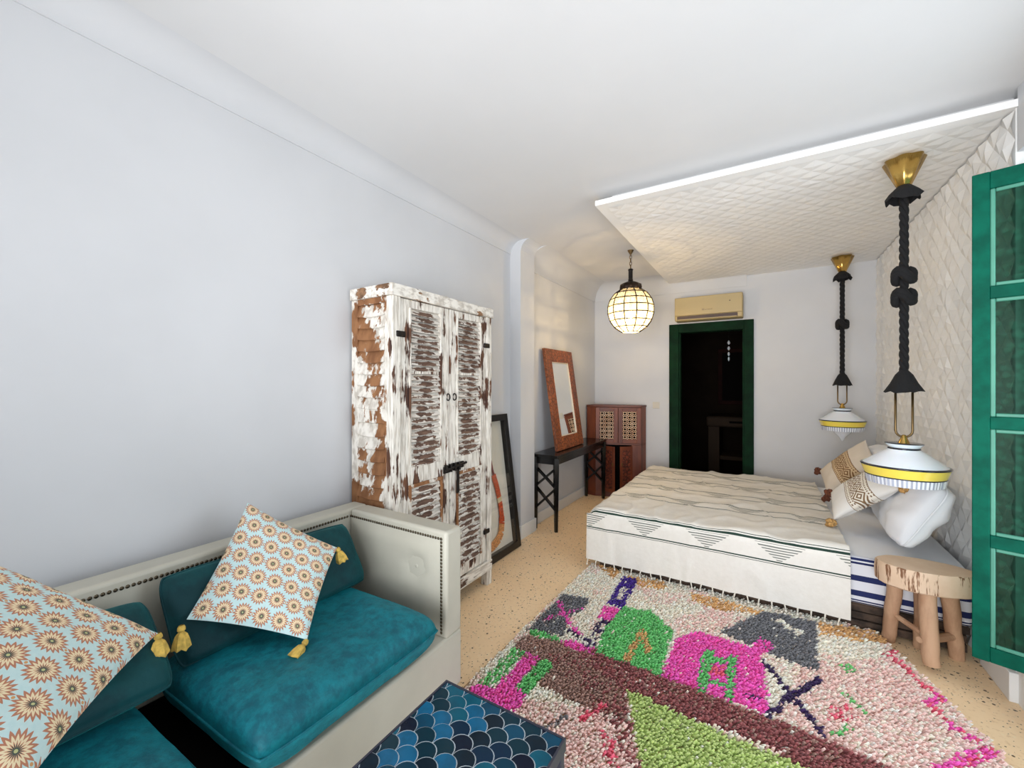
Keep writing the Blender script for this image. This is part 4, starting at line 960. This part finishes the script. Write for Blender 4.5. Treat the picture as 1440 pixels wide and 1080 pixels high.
# ------------------------------------------------------------------ lantern
LX, LY, LZ, LR = -1.105, 4.01, 2.115, 0.222
ln = thing('globe_lantern', 'round glass pane lantern glowing on a chain from the ceiling', 'lantern', (LX, LY, LZ - LR))
nm = 12; lat = [math.radians(a) for a in (-68, -46, -27, -9, 9, 27, 46, 64)]
def sph(la, lo, r=LR): return Vector((LX + r * math.cos(la) * math.cos(lo), LY + r * math.cos(la) * math.sin(lo), LZ + r * 1.02 * math.sin(la)))
lead = MB()
for i in range(nm):
    lead.tube([sph(a, 2 * PI * i / nm) for a in lat], 0.0052, 5)
for a in lat: lead.tube([sph(a, 2 * PI * k / nm) for k in range(nm)], 0.0052, 5, closed=True)
lead.build('lead_frame', 'bronze_dark', ln, smooth='all')
for j in range(len(lat) - 1):
    src = None
    for i in range(nm):
        if src is None:
            q = [sph(lat[j], 0), sph(lat[j], 2 * PI / nm), sph(lat[j + 1], 2 * PI / nm), sph(lat[j + 1], 0)]
            ctr = Vector((LX, LY, LZ - LR)); q2 = [Vector((LX, LY, LZ)) + (p_ - Vector((LX, LY, LZ))) * 0.985 for p_ in q]
            mb = MB().add([p_ - ctr for p_ in q] + [p_ - ctr for p_ in q2], [(0, 1, 2, 3), (7, 6, 5, 4), (0, 4, 5, 1), (1, 5, 6, 2), (2, 6, 7, 3), (3, 7, 4, 0)])
            src = mb.build('pane', 'capiz_glass', ln, local=True)
        else: inst(src, 'pane', ln, (0, 0, 0), (0, 0, 2 * PI * i / nm))
MB().lathe([(0.086, LZ - LR * 0.955), (0.086, LZ - LR * 0.945)], LX, LY, 12).build('bottom_pane', 'capiz_glass', ln)
zt = LZ + LR * 1.02 * math.sin(lat[-1])
MB().lathe([(0.098, zt - 0.005), (0.104, zt + 0.012), (0.098, zt + 0.045), (0.06, zt + 0.066), (0.03, zt + 0.075), (0.02, zt + 0.09)], LX, LY, 40, lambda a, i: 1 + (0.05 * math.cos(10 * a) if i < 4 else 0)).build('crown_cap', 'bronze_dark', ln, smooth='all')
MB().lathe([(0.022, zt + 0.085), (0.024, zt + 0.09), (0.02, zt + 0.10), (0.02, zt + 0.185), (0.026, zt + 0.19), (0.018, zt + 0.20)], LX, LY, 16).build('stem', 'iron', ln, smooth=True)
zz = zt + 0.205; alt = 0
while zz < ZC - 0.03:
    ring = [(LX + (0.010 * math.cos(a) if alt else 0), LY + (0 if alt else 0.010 * math.cos(a)), zz + 0.016 + 0.02 * math.sin(a)) for a in [2 * PI * k / 10 for k in range(10)]]
    MB().tube(ring, 0.0032, 5, closed=True).build('chain_link', 'antique_brass', ln, smooth='all'); zz += 0.031; alt = 1 - alt
MB().lathe([(0.005, ZC - 0.045), (0.02, ZC - 0.02), (0.03, ZC - 0.001)], LX, LY, 14).build('ceiling_hook', 'antique_brass', ln, smooth=True)
MB().blob((LX, LY, LZ - 0.04), 0.032, (1, 1, 1.25), n=16, m=10).build('bulb', 'bulb_glow', ln, smooth='all')
MB().lathe([(0.016, LZ + 0.0), (0.018, LZ + 0.06), (0.006, LZ + 0.062), (0.006, zt)], LX, LY, 12).build('bulb_holder', 'antique_brass', ln)
pl = bpy.data.lights.new('lantern_light', 'POINT'); pl.energy = 52; pl.color = (1.0, 0.70, 0.36); pl.shadow_soft_size = 0.02
plo = bpy.data.objects.new('lantern_light', pl); COL.objects.link(plo); plo.location = (LX, LY, LZ - 0.085)

# ------------------------------------------------------------------ pendant lamps over the bed sides
def pendant(label, cx, cy, knots, seed, up=0.0):
    zt_, shade_z = 2.598, 0.965 + up        # ceiling contact, widest rim of shade
    th = thing('pendant_lamp', label, 'pendant lamp', (cx, cy, shade_z - 0.16), 'rope pendant lamps beside the bed')
    MB().lathe([(0.024, 2.455), (0.030, 2.46), (0.085, zt_), (0.0, zt_ + 0.002)], cx, cy, 56, lambda a, i: 1 + (0.07 * math.cos(7 * a) if i == 2 else 0.02 * math.cos(7 * a))).build('ceiling_cup', 'brass', th, smooth='all')
    rnd = random.Random(seed)
    sk = MB(); n = 20
    for i, (r_, z_) in enumerate([(0.018, 2.468), (0.036, 2.452), (0.062, 2.425), (0.076, 2.40)]):
        for k in range(n):
            a = 2 * PI * k / n; j = rnd.uniform(0.8, 1.15) if i == 3 else 1
            sk.v.append((cx + r_ * j * math.cos(a), cy + r_ * j * math.sin(a), z_ - (rnd.uniform(0, 0.03) if i == 3 else 0)))
    for i in range(3):
        for k in range(n): sk.f.append((i * n + k, i * n + (k + 1) % n, (i + 1) * n + (k + 1) % n, (i + 1) * n + k))
    sk.build('frayed_collar', 'black_rope', th)
    rope = MB()
    for s_ in range(3):
        pts = []
        for i in range(90):
            z_ = 2.45 - i * (2.45 - 1.43) / 89; a = i * 0.55 + s_ * 2.094; pts.append((cx + 0.0095 * math.cos(a), cy + 0.0095 * math.sin(a), z_))
        rope.tube(pts, 0.0115, 6)
    rope.build('rope', 'black_rope', th, smooth='all')
    for kz in knots:
        kn = MB()
        for t_ in range(2):
            pts = []
            for i in range(22):
                a = 2 * PI * i / 22; pts.append((cx + 0.036 * math.cos(a + t_), cy + 0.030 * math.sin(a + t_), kz + 0.024 * math.sin(2 * a + t_ * 2.0) + (t_ - 0.5) * 0.02))
            kn.tube(pts, 0.019, 8, closed=True)
        kn.build('knot', 'black_rope', th, smooth='all')
    sk = MB(); n = 20
    for i, (r_, z_) in enumerate([(0.016, 1.475 + min(up, 0.03)), (0.036, 1.45 + min(up, 0.03)), (0.056, 1.405 + min(up, 0.03)), (0.076, 1.365 + min(up, 0.03)), (0.03, 1.37 + min(up, 0.03))]):
        for k in range(n):
            a = 2 * PI * k / n; j = rnd.uniform(0.88, 1.12) if i == 3 else 1
            sk.v.append((cx + r_ * j * math.cos(a), cy + r_ * j * math.sin(a), z_ - (rnd.uniform(0, 0.014) if i == 3 else 0)))
    for i in range(4):
        for k in range(n): sk.f.append((i * n + k, i * n + (k + 1) % n, (i + 1) * n + (k + 1) % n, (i + 1) * n + k))
    sk.build('rope_bell', 'black_rope', th)
    pts = [(cx - 0.034, cy, 1.375 + min(up, 0.03)), (cx - 0.034, cy, 1.15 + up)] + [(cx - 0.034 * math.cos(a), cy, 1.15 + up - 0.034 * math.sin(a)) for a in [PI * k / 8 for k in range(1, 8)]] + [(cx + 0.034, cy, 1.15 + up), (cx + 0.034, cy, 1.375 + min(up, 0.03))]
    MB().tube(pts, 0.0055, 8).build('u_hanger', 'antique_brass', th, smooth='all')
    MB().lathe([(0.034, 1.07 + up), (0.024, 1.085 + up), (0.014, 1.11 + up), (0.012, 1.122 + up), (0.006, 1.128 + up)], cx, cy, 20).build('brass_cup', 'brass', th, smooth=True)
    z0 = shade_z; prof_top = [(0.178, z0 + 0.0), (0.150, z0 + 0.022), (0.098, z0 + 0.062), (0.070, z0 + 0.082), (0.064, z0 + 0.09)]
    sh_ = MB().lathe(prof_top, cx, cy, 48).build('shade_top', 'opal_glass', th, smooth=True)
    MB().lathe([(0.0645, z0 + 0.084), (0.067, z0 + 0.088), (0.0645, z0 + 0.096)], cx, cy, 48).build('neck_band', 'navy_rim', th, smooth='all')
    MB().lathe([(0.060, z0 + 0.095), (0.066, z0 + 0.098), (0.078, z0 + 0.116), (0.075, z0 + 0.117), (0.060, z0 + 0.102), (0.03, z0 + 0.102)], cx, cy, 48).build('neck_collar', 'opal_glass', th, smooth=True)
    MB().lathe([(0.0745, z0 + 0.1165), (0.079, z0 + 0.1165), (0.0765, z0 + 0.119)], cx, cy, 48).build('collar_rim', 'navy_rim', th, smooth='all')
    MB().lathe([(0.176, z0 - 0.004), (0.1805, z0 - 0.003), (0.1805, z0 + 0.003), (0.174, z0 + 0.006)], cx, cy, 48).build('shade_rim', 'navy_rim', th, smooth='all')
    MB().lathe([(0.162, z0 - 0.052), (0.178, z0 - 0.003)], cx, cy, 48).build('yellow_band', 'yellow_band', th, smooth=True)
    MB().lathe([(0.158, z0 - 0.056), (0.1635, z0 - 0.055), (0.1640, z0 - 0.050), (0.158, z0 - 0.048)], cx, cy, 48).build('lower_rim', 'navy_rim', th, smooth='all')
    rb = MB().lathe([(0.155, -0.038), (0.1605, 0.0)], 0, 0, 112, lambda a, i: 1 + 0.008 * (1 if math.sin(56 * a) > 0 else -1)).build('ribbed_skirt', 'ribbed_opal', th, local=True)
    rb.location = (0, 0, z0 - 0.056 - (shade_z - 0.16))
    MB().lathe([(0.002, z0 - 0.125 - 0.8 * up), (0.008, z0 - 0.120 - 0.78 * up), (0.030, z0 - 0.110 - 0.45 * up), (0.062, z0 - 0.100 - 0.2 * up), (0.075, z0 - 0.095 - 0.03 * up), (0.155, z0 - 0.093)], cx, cy, 48).build('diffuser', 'opal_glass', th, smooth='all')
    return th
pendant('white and yellow glass pendant lamp on double-knotted black rope above the stool', 0.640, 2.975, (1.98, 1.865), 3)
pendant('white and yellow glass pendant lamp on single-knotted black rope above the far bedside', 0.632, 4.945, (1.965,), 8, 0.09)

# ------------------------------------------------------------------ air conditioner, switch
ac = thing('air_conditioner', 'gold toned wall air conditioner mounted above the doorway', 'air conditioner', (-0.535, 5.2, 2.125))
AX0, AX1, AY = -0.895, -0.195, 5.10
MB().add([], []).box(AX0, AX1, AY + 0.02, YB, 2.135, 2.405).build('body', 'ac_body', ac, bevel=0.012)
B('front_panel', 'ac_body', AX0 + 0.004, AX1 - 0.004, AY, AY + 0.022, 2.19, 2.40, ac, 0.006)
vent = B('air_outlet', 'ac_vent', AX0 + 0.03, AX1 - 0.05, AY + 0.012, AY + 0.022, 2.142, 2.186, ac, 0.002)
B('vane', 'ac_body', AX0 + 0.035, AX1 - 0.055, AY + 0.006, AY + 0.013, 2.142, 2.150, vent, 0.001)
B('sensor', 'ac_vent', AX1 - 0.13, AX1 - 0.118, AY - 0.002, AY + 0.001, 2.315, 2.325, ac)
MB().box(-0.60, -0.575, AY - 0.001, AY + 0.0005, 2.235, 2.255).box(-0.57, -0.55, AY - 0.001, AY + 0.0005, 2.238, 2.246).box(-0.545, -0.495, AY - 0.001, AY + 0.0005, 2.238, 2.248).box(-0.50, -0.494, AY - 0.001, AY + 0.0005, 2.238, 2.256).build('badge', 'ac_print', ac)
sw = thing('light_switch', 'small square light switch on the wall beside the doorway', 'light switch', (-1.14, YB, 1.09))
B('plate', 'switch_plastic', -1.183, -1.103, YB - 0.010, YB, 1.095, 1.175, sw, 0.003); B('rocker', 'switch_plastic', -1.163, -1.123, YB - 0.015, YB - 0.010, 1.115, 1.155, sw, 0.002)

# ------------------------------------------------------------------ bed
BX0, BX1, BY0, BY1, BZ = -1.13, 0.915, 2.985, 4.86, 0.44
bed = thing('bed', 'low double bed with striped mattress on a dark weathered timber base', 'bed', (-0.1, 3.92, 0))
for i in range(3):
    z0 = 0.012 + i * 0.046; B('base_board', 'pallet', BX0 + 0.06, BX1 - 0.02 + (0.01 if i == 2 else 0), BY0 + 0.045 + 0.006 * (i % 2), BY0 + 0.075, z0, z0 + 0.040, bed, 0.004)
B('base_board', 'pallet', BX0 + 0.06, BX1 - 0.02, BY1 - 0.08, BY1 - 0.05, 0.012, 0.145, bed, 0.004)
B('base_board', 'pallet', BX0 + 0.06, BX0 + 0.09, BY0 + 0.08, BY1 - 0.08, 0.012, 0.145, bed, 0.004)
for x in (BX0 + 0.12, -0.1, BX1 - 0.1):
    for y in (BY0 + 0.13, BY1 - 0.13): B('foot_block', 'pallet', x - 0.04, x + 0.04, y - 0.04, y + 0.04, 0, 0.145, bed, 0.003)
B('slat_deck', 'pallet', BX0 + 0.06, BX1 - 0.02, BY0 + 0.05, BY1 - 0.05, 0.135, 0.15, bed)
B('mattress', 'ticking', BX0 + 0.02, BX1, BY0 + 0.025, BY1 - 0.02, 0.15, BZ - 0.02, bed, 0.03, seg=4)
# white sheet on the head of the bed
shm = MB(); n, m = 16, 40
for i in range(n + 1):
    for j in range(m + 1):
        x = 0.25 + (BX1 - 0.01 - 0.25) * i / n; y = BY0 + 0.03 + (BY1 - 0.03 - BY0 - 0.03) * j / m
        e = min(1, 6 * min(j / m, 1 - j / m)); z = BZ - 0.017 + 0.012 * e + 0.007 * noise.noise(Vector((x * 7, y * 7, 3))) * e
        shm.v.append((x, y, z))
for i in range(n):
    for j in range(m): a = i * (m + 1) + j; shm.f.append((a, a + m + 1, a + m + 2, a + 1))
shm.build('sheet', 'white_linen', bed, smooth='all')
# woven throw
TX0, TX1 = BX0 - 0.02, 0.415
path = []       # (v, y, z, outward_y, outward_z)
R_c = 0.045; zt_ = BZ + 0.012; yn = BY0 - 0.012; yf = BY1 + 0.012; zh = 0.075
v_ = 0.0; N1 = 22
for i in range(N1): path.append((yn, zh + (zt_ - R_c - zh) * i / N1, -1, 0))
for i in range(7): a = PI - (PI / 2) * i / 6; path.append((yn + R_c + R_c * math.cos(a), zt_ - R_c + R_c * math.sin(a), math.cos(a), math.sin(a)))
NT2 = 70
for i in range(1, NT2): path.append((yn + R_c + (yf - yn - 2 * R_c) * i / NT2, zt_, 0, 1))
for i in range(7): a = PI / 2 - (PI / 2) * i / 6; path.append((yf - R_c + R_c * math.cos(a), zt_ - R_c + R_c * math.sin(a), math.cos(a), math.sin(a)))
for i in range(1, 12): path.append((yf, zt_ - R_c - (zt_ - R_c - 0.10) * i / 11, 1, 0))
vs_ = [0.0]
for (a, b_, *_), (c_, d_, *_) in zip(path[:-1], path[1:]): vs_.append(vs_[-1] + math.hypot(c_ - a, d_ - b_))
th = MB(); th.uv = []; nx_ = 96; npth = len(path)
for i in range(nx_ + 1):
    x = TX0 + (TX1 - TX0) * i / nx_
    for j, (y, z, oy, oz) in enumerate(path):
        ext = 0.0
        nzv = noise.noise(Vector((x * 2.6, y * 2.6, z * 1.2))) * 0.016 + (1 - abs(noise.noise(Vector((x * 4.5 + 4, y * 4 + 2, z * 2))))) ** 6 * 0.016 + noise.noise(Vector((x * 9 + 4, y * 8, z * 3))) * 0.007
        side_ = abs(oy)
        fold = side_ * max(0.0, (zt_ - z)) * (0.055 * noise.noise(Vector((x * 3.3, 7.0, 0))) + 0.03 * noise.noise(Vector((x * 9, 2.0, 0))) + 0.02)
        d = max(0.0, 0.006 + abs(nzv)) * (1 if oz > 0.5 else 0.6) + max(-0.004, fold)
        xx = x; yy2 = y + oy * d; zz2 = z + oz * d
        if i < 4 and oz > 0.3: zz2 -= (4 - i) ** 2 * 0.004
        if j < 6: zz2 += 0.012 * noise.noise(Vector((x * 5, 1.0, 5.0)))
        wv = 0.012 * noise.noise(Vector((x * 2.2, y * 2.0, 9.0)))
        th.v.append((xx, yy2, zz2)); th.uv.append((x, vs_[j] + wv))
for i in range(nx_):
    for j in range(npth - 1):
        a = i * npth + j; th.f.append((a, a + npth, a + npth + 1, a + 1))
throw = thing('bed_throw', 'cream woven bed throw with thin dark green stripes and knotted fringe', 'throw', (-0.35, 3.9, 0.06))
cloth = th.build('cloth', 'woven_throw', throw, smooth='all')
rnd = random.Random(4)
for i in range(1, nx_, 4):
    p0 = Vector(th.v[i * npth]); L = rnd.uniform(0.045, 0.06); sx = rnd.uniform(-0.012, 0.012)
    zb = max(p0.z - L, 0.034)
    f = MB().tube([p0 + Vector((0, -0.001, 0.004)), (p0.x + sx * 0.5, p0.y - 0.003, (p0.z * 0.6 + zb * 0.4)), (p0.x + sx, p0.y - 0.002, zb)], [0.0048, 0.0042, 0.0038], 5)
    f.blob((p0.x + sx * 0.8, p0.y - 0.003, zb + 0.006), 0.0078, n=6, m=4); f.build('fringe_knot', 'fringe_cotton', throw, smooth='all')

# pillows
soft('pillow', 'plump white pillow propped on the faceted wall nearest the stool', 'pillow', [(0.64, 3.02, 0.485), (0.67, 3.72, 0.485), (0.825, 3.70, 0.88), (0.825, 2.95, 0.86)], 0.105, 'white_linen', pw=3.2, ex=0.45, pinch=0.05, seed=21, wr=0.014, rc=0.13)
soft('pillow', 'white pillow propped on the wall behind the tan banded cushion', 'pillow', [(0.66, 3.82, 0.49), (0.70, 4.50, 0.49), (0.825, 4.48, 0.92), (0.825, 3.80, 0.92)], 0.11, 'white_linen', pw=3.2, ex=0.45, pinch=0.05, seed=25, wr=0.014, rc=0.13)
def bohoc(label, bl, br, tr, tl, T, mat, pm, cols, seed):
    cs = [bl, br, tr, tl]; th = thing('banded_cushion', label, 'cushion', center(cs), 'banded cushions on the bed')
    cushion_mesh(*cs, T, pw=2.4, ex=0.5, pinch=0.05, seed=seed, wr=0.005).build('cover', mat, th, smooth='all')
    for k, i in enumerate(pm):
        c = Vector(center(cs)); d = (Vector(cs[i]) - c).normalized() * 0.022; pompom(th, tuple(Vector(cs[i]) + d), 0.030, cols[k], seed * 10 + k)
    return th
bl = Vector((0.388, 3.40, 0.505)); e1 = Vector((0.285, -0.22, 0.295)); e2 = Vector((0.02, 0.30, 0.115))
bohoc('cream cushion with brown diamond band and tan pompoms resting on the near pillow', bl, bl + e1, bl + e1 + e2, bl + e2, 0.06, 'boho_light', (0, 1, 3), ('tan_wool', 'tan_wool', 'brown_wool'), 2)
bl = Vector((0.425, 4.05, 0.52)); e2 = Vector((-0.02, 0.30, 0.14)); e1 = Vector((0.28, -0.13, 0.30))
bohoc('tan cushion with darker diamond band and brown pompoms on the far side', bl, bl + e1, bl + e1 + e2, bl + e2, 0.06, 'boho_tan', (0, 3), ('brown_wool', 'brown_wool'), 6)

# ------------------------------------------------------------------ stool
stl = thing('wooden_stool', 'rustic pale wood stool with thick slab seat beside the bed', 'stool', (0.70, 2.88, 0))
slab = MB(); n = 40; prof = []
scx, scy = 0.697, 2.885; rnd = random.Random(12)
for k in range(n):
    a = 2 * PI * k / n
    r_ = 0.185 * (1 + 0.05 * math.sin(2 * a + 0.6) + 0.035 * math.sin(3 * a + 1.0) + 0.012 * math.sin(9 * a))
    x = scx + r_ * 1.03 * math.cos(a); y = scy + r_ * 0.62 * math.sin(a)
    prof.append((x, y))
for i, (sc, z) in enumerate(((0.93, 0.365), (0.99, 0.372), (1.0, 0.42), (0.99, 0.466), (0.96, 0.473))):
    for k, (x, y) in enumerate(prof):
        w_ = 1 + (0.012 * math.sin(k * 2.3 + i) if 0 < i < 4 else 0); slab.v.append((scx + (x - scx) * sc * w_, scy + (y - scy) * sc * w_, z))
for i in range(4):
    for k in range(n): slab.f.append((i * n + k, i * n + (k + 1) % n, (i + 1) * n + (k + 1) % n, (i + 1) * n + k))
slab.f.append(tuple(range(n - 1, -1, -1))); slab.f.append(tuple(4 * n + k for k in range(n)))
slab.build('seat_slab', 'stool_slab', stl, smooth=True)
def leg(p0, p1, r0, r1, seed):
    pts = []; R = []; rnd = random.Random(seed)
    for i in range(9):
        t_ = i / 8; q = Vector(p0).lerp(Vector(p1), t_); pts.append(q + Vector((rnd.uniform(-0.003, 0.003), rnd.uniform(-0.003, 0.003), 0))); R.append(r0 + (r1 - r0) * t_)
    return MB().tube(pts, R, 10).build('leg', 'stool_wood', stl, smooth=True)
leg((0.578, 2.985, 0.004), (0.600, 2.935, 0.38), 0.030, 0.034, 1); leg((0.694, 2.772, 0.034), (0.690, 2.825, 0.38), 0.033, 0.036, 2)
leg((0.842, 2.975, 0.004), (0.790, 2.915, 0.38), 0.030, 0.036, 3); leg((0.70, 2.99, 0.004), (0.70, 2.95, 0.38), 0.022, 0.026, 4)
MB().tube([(0.590, 2.96, 0.165), (0.640, 2.88, 0.158), (0.692, 2.80, 0.15)], [0.012, 0.014, 0.013], 8).build('stretcher', 'stool_wood', stl, smooth=True)
MB().tube([(0.655, 2.785, 0.135), (0.74, 2.86, 0.13), (0.82, 2.95, 0.12)], [0.015, 0.018, 0.020], 8).build('stretcher', 'stool_wood', stl, smooth=True)

# ------------------------------------------------------------------ low tiled side table
TXa, TXb, TYa, TYb, TZ = -0.868, -0.452, 0.24, 1.014, 0.45
tt = thing('tiled_side_table', 'low side table topped with blue teal fish scale tiles', 'table', ((TXa + TXb) / 2, (TYa + TYb) / 2, 0))
rim = 0.006
B('edge_frame', 'table_metal', TXa, TXa + rim, TYa, TYb, TZ - 0.032, TZ + 0.002, tt); B('edge_frame', 'table_metal', TXb - rim, TXb, TYa, TYb, TZ - 0.032, TZ + 0.002, tt)
B('edge_frame', 'table_metal', TXa + rim, TXb - rim, TYb - rim, TYb, TZ - 0.032, TZ + 0.002, tt); B('edge_frame', 'table_metal', TXa + rim, TXb - rim, TYa, TYa + rim, TZ - 0.032, TZ + 0.002, tt)
bed_ = B('grout_bed', 'grout', TXa + rim, TXb - rim, TYa + rim, TYb - rim, TZ - 0.025, TZ - 0.0012, tt)
for x in (TXa + 0.014, TXb - 0.014):
    for y in (TYa + 0.014, TYb - 0.014): B('leg', 'table_metal', x - 0.011, x + 0.011, y - 0.011, y + 0.011, 0.011, TZ - 0.03, tt, 0.001)
def clip(poly, ax, val, keep_less):
    out = []
    for i in range(len(poly)):
        p, q = poly[i], poly[(i + 1) % len(poly)]
        ip = (p[ax] <= val) if keep_less else (p[ax] >= val); iq = (q[ax] <= val) if keep_less else (q[ax] >= val)
        if ip: out.append(p)
        if ip != iq:
            k = (val - p[ax]) / (q[ax] - p[ax]); out.append((p[0] + (q[0] - p[0]) * k, p[1] + (q[1] - p[1]) * k))
    return out
r = 0.0335; x0, x1, y0, y1 = TXa + rim + 0.001, TXb - rim - 0.001, TYa + rim + 0.001, TYb - rim - 0.001
rowi = 0; cyy = y1 + r * 0.4; rnd = random.Random(9); TL = parent_world(tt)
while cyy > y0 - r:
    cxx = x0 - (r if rowi % 2 else 0) + 0.012
    while cxx < x1 + r:
        pts = [(r * math.cos(a), r * math.sin(a)) for a in [PI * k / 10 for k in range(11)]]
        pts += [(-r + r * math.cos(a), -r + r * math.sin(a)) for a in [PI / 2 - PI / 2 * k / 5 for k in range(1, 6)]]
        pts += [(r + r * math.cos(a), -r + r * math.sin(a)) for a in [PI - PI / 2 * k / 5 for k in range(1, 5)]]
        g = 0.935; pl_ = [(cxx + px * g, cyy + (py + 0.2 * r) * g - 0.2 * r) for px, py in pts]
        for ax, val, kl in ((0, x0, False), (0, x1, True), (1, y0, False), (1, y1, True)):
            if pl_: pl_ = clip(pl_, ax, val, kl)
        if len(pl_) >= 3:
            ar = abs(sum(pl_[i][0] * pl_[(i + 1) % len(pl_)][1] - pl_[(i + 1) % len(pl_)][0] * pl_[i][1] for i in range(len(pl_)))) / 2
            if ar > 2e-5:
                dz = rnd.uniform(-0.0006, 0.0006)
                MB().prism(pl_, TZ - 0.004, TZ + dz).build('scale_tile', 'zellige', tt)
        cxx += 2 * r
    cyy -= r; rowi += 1
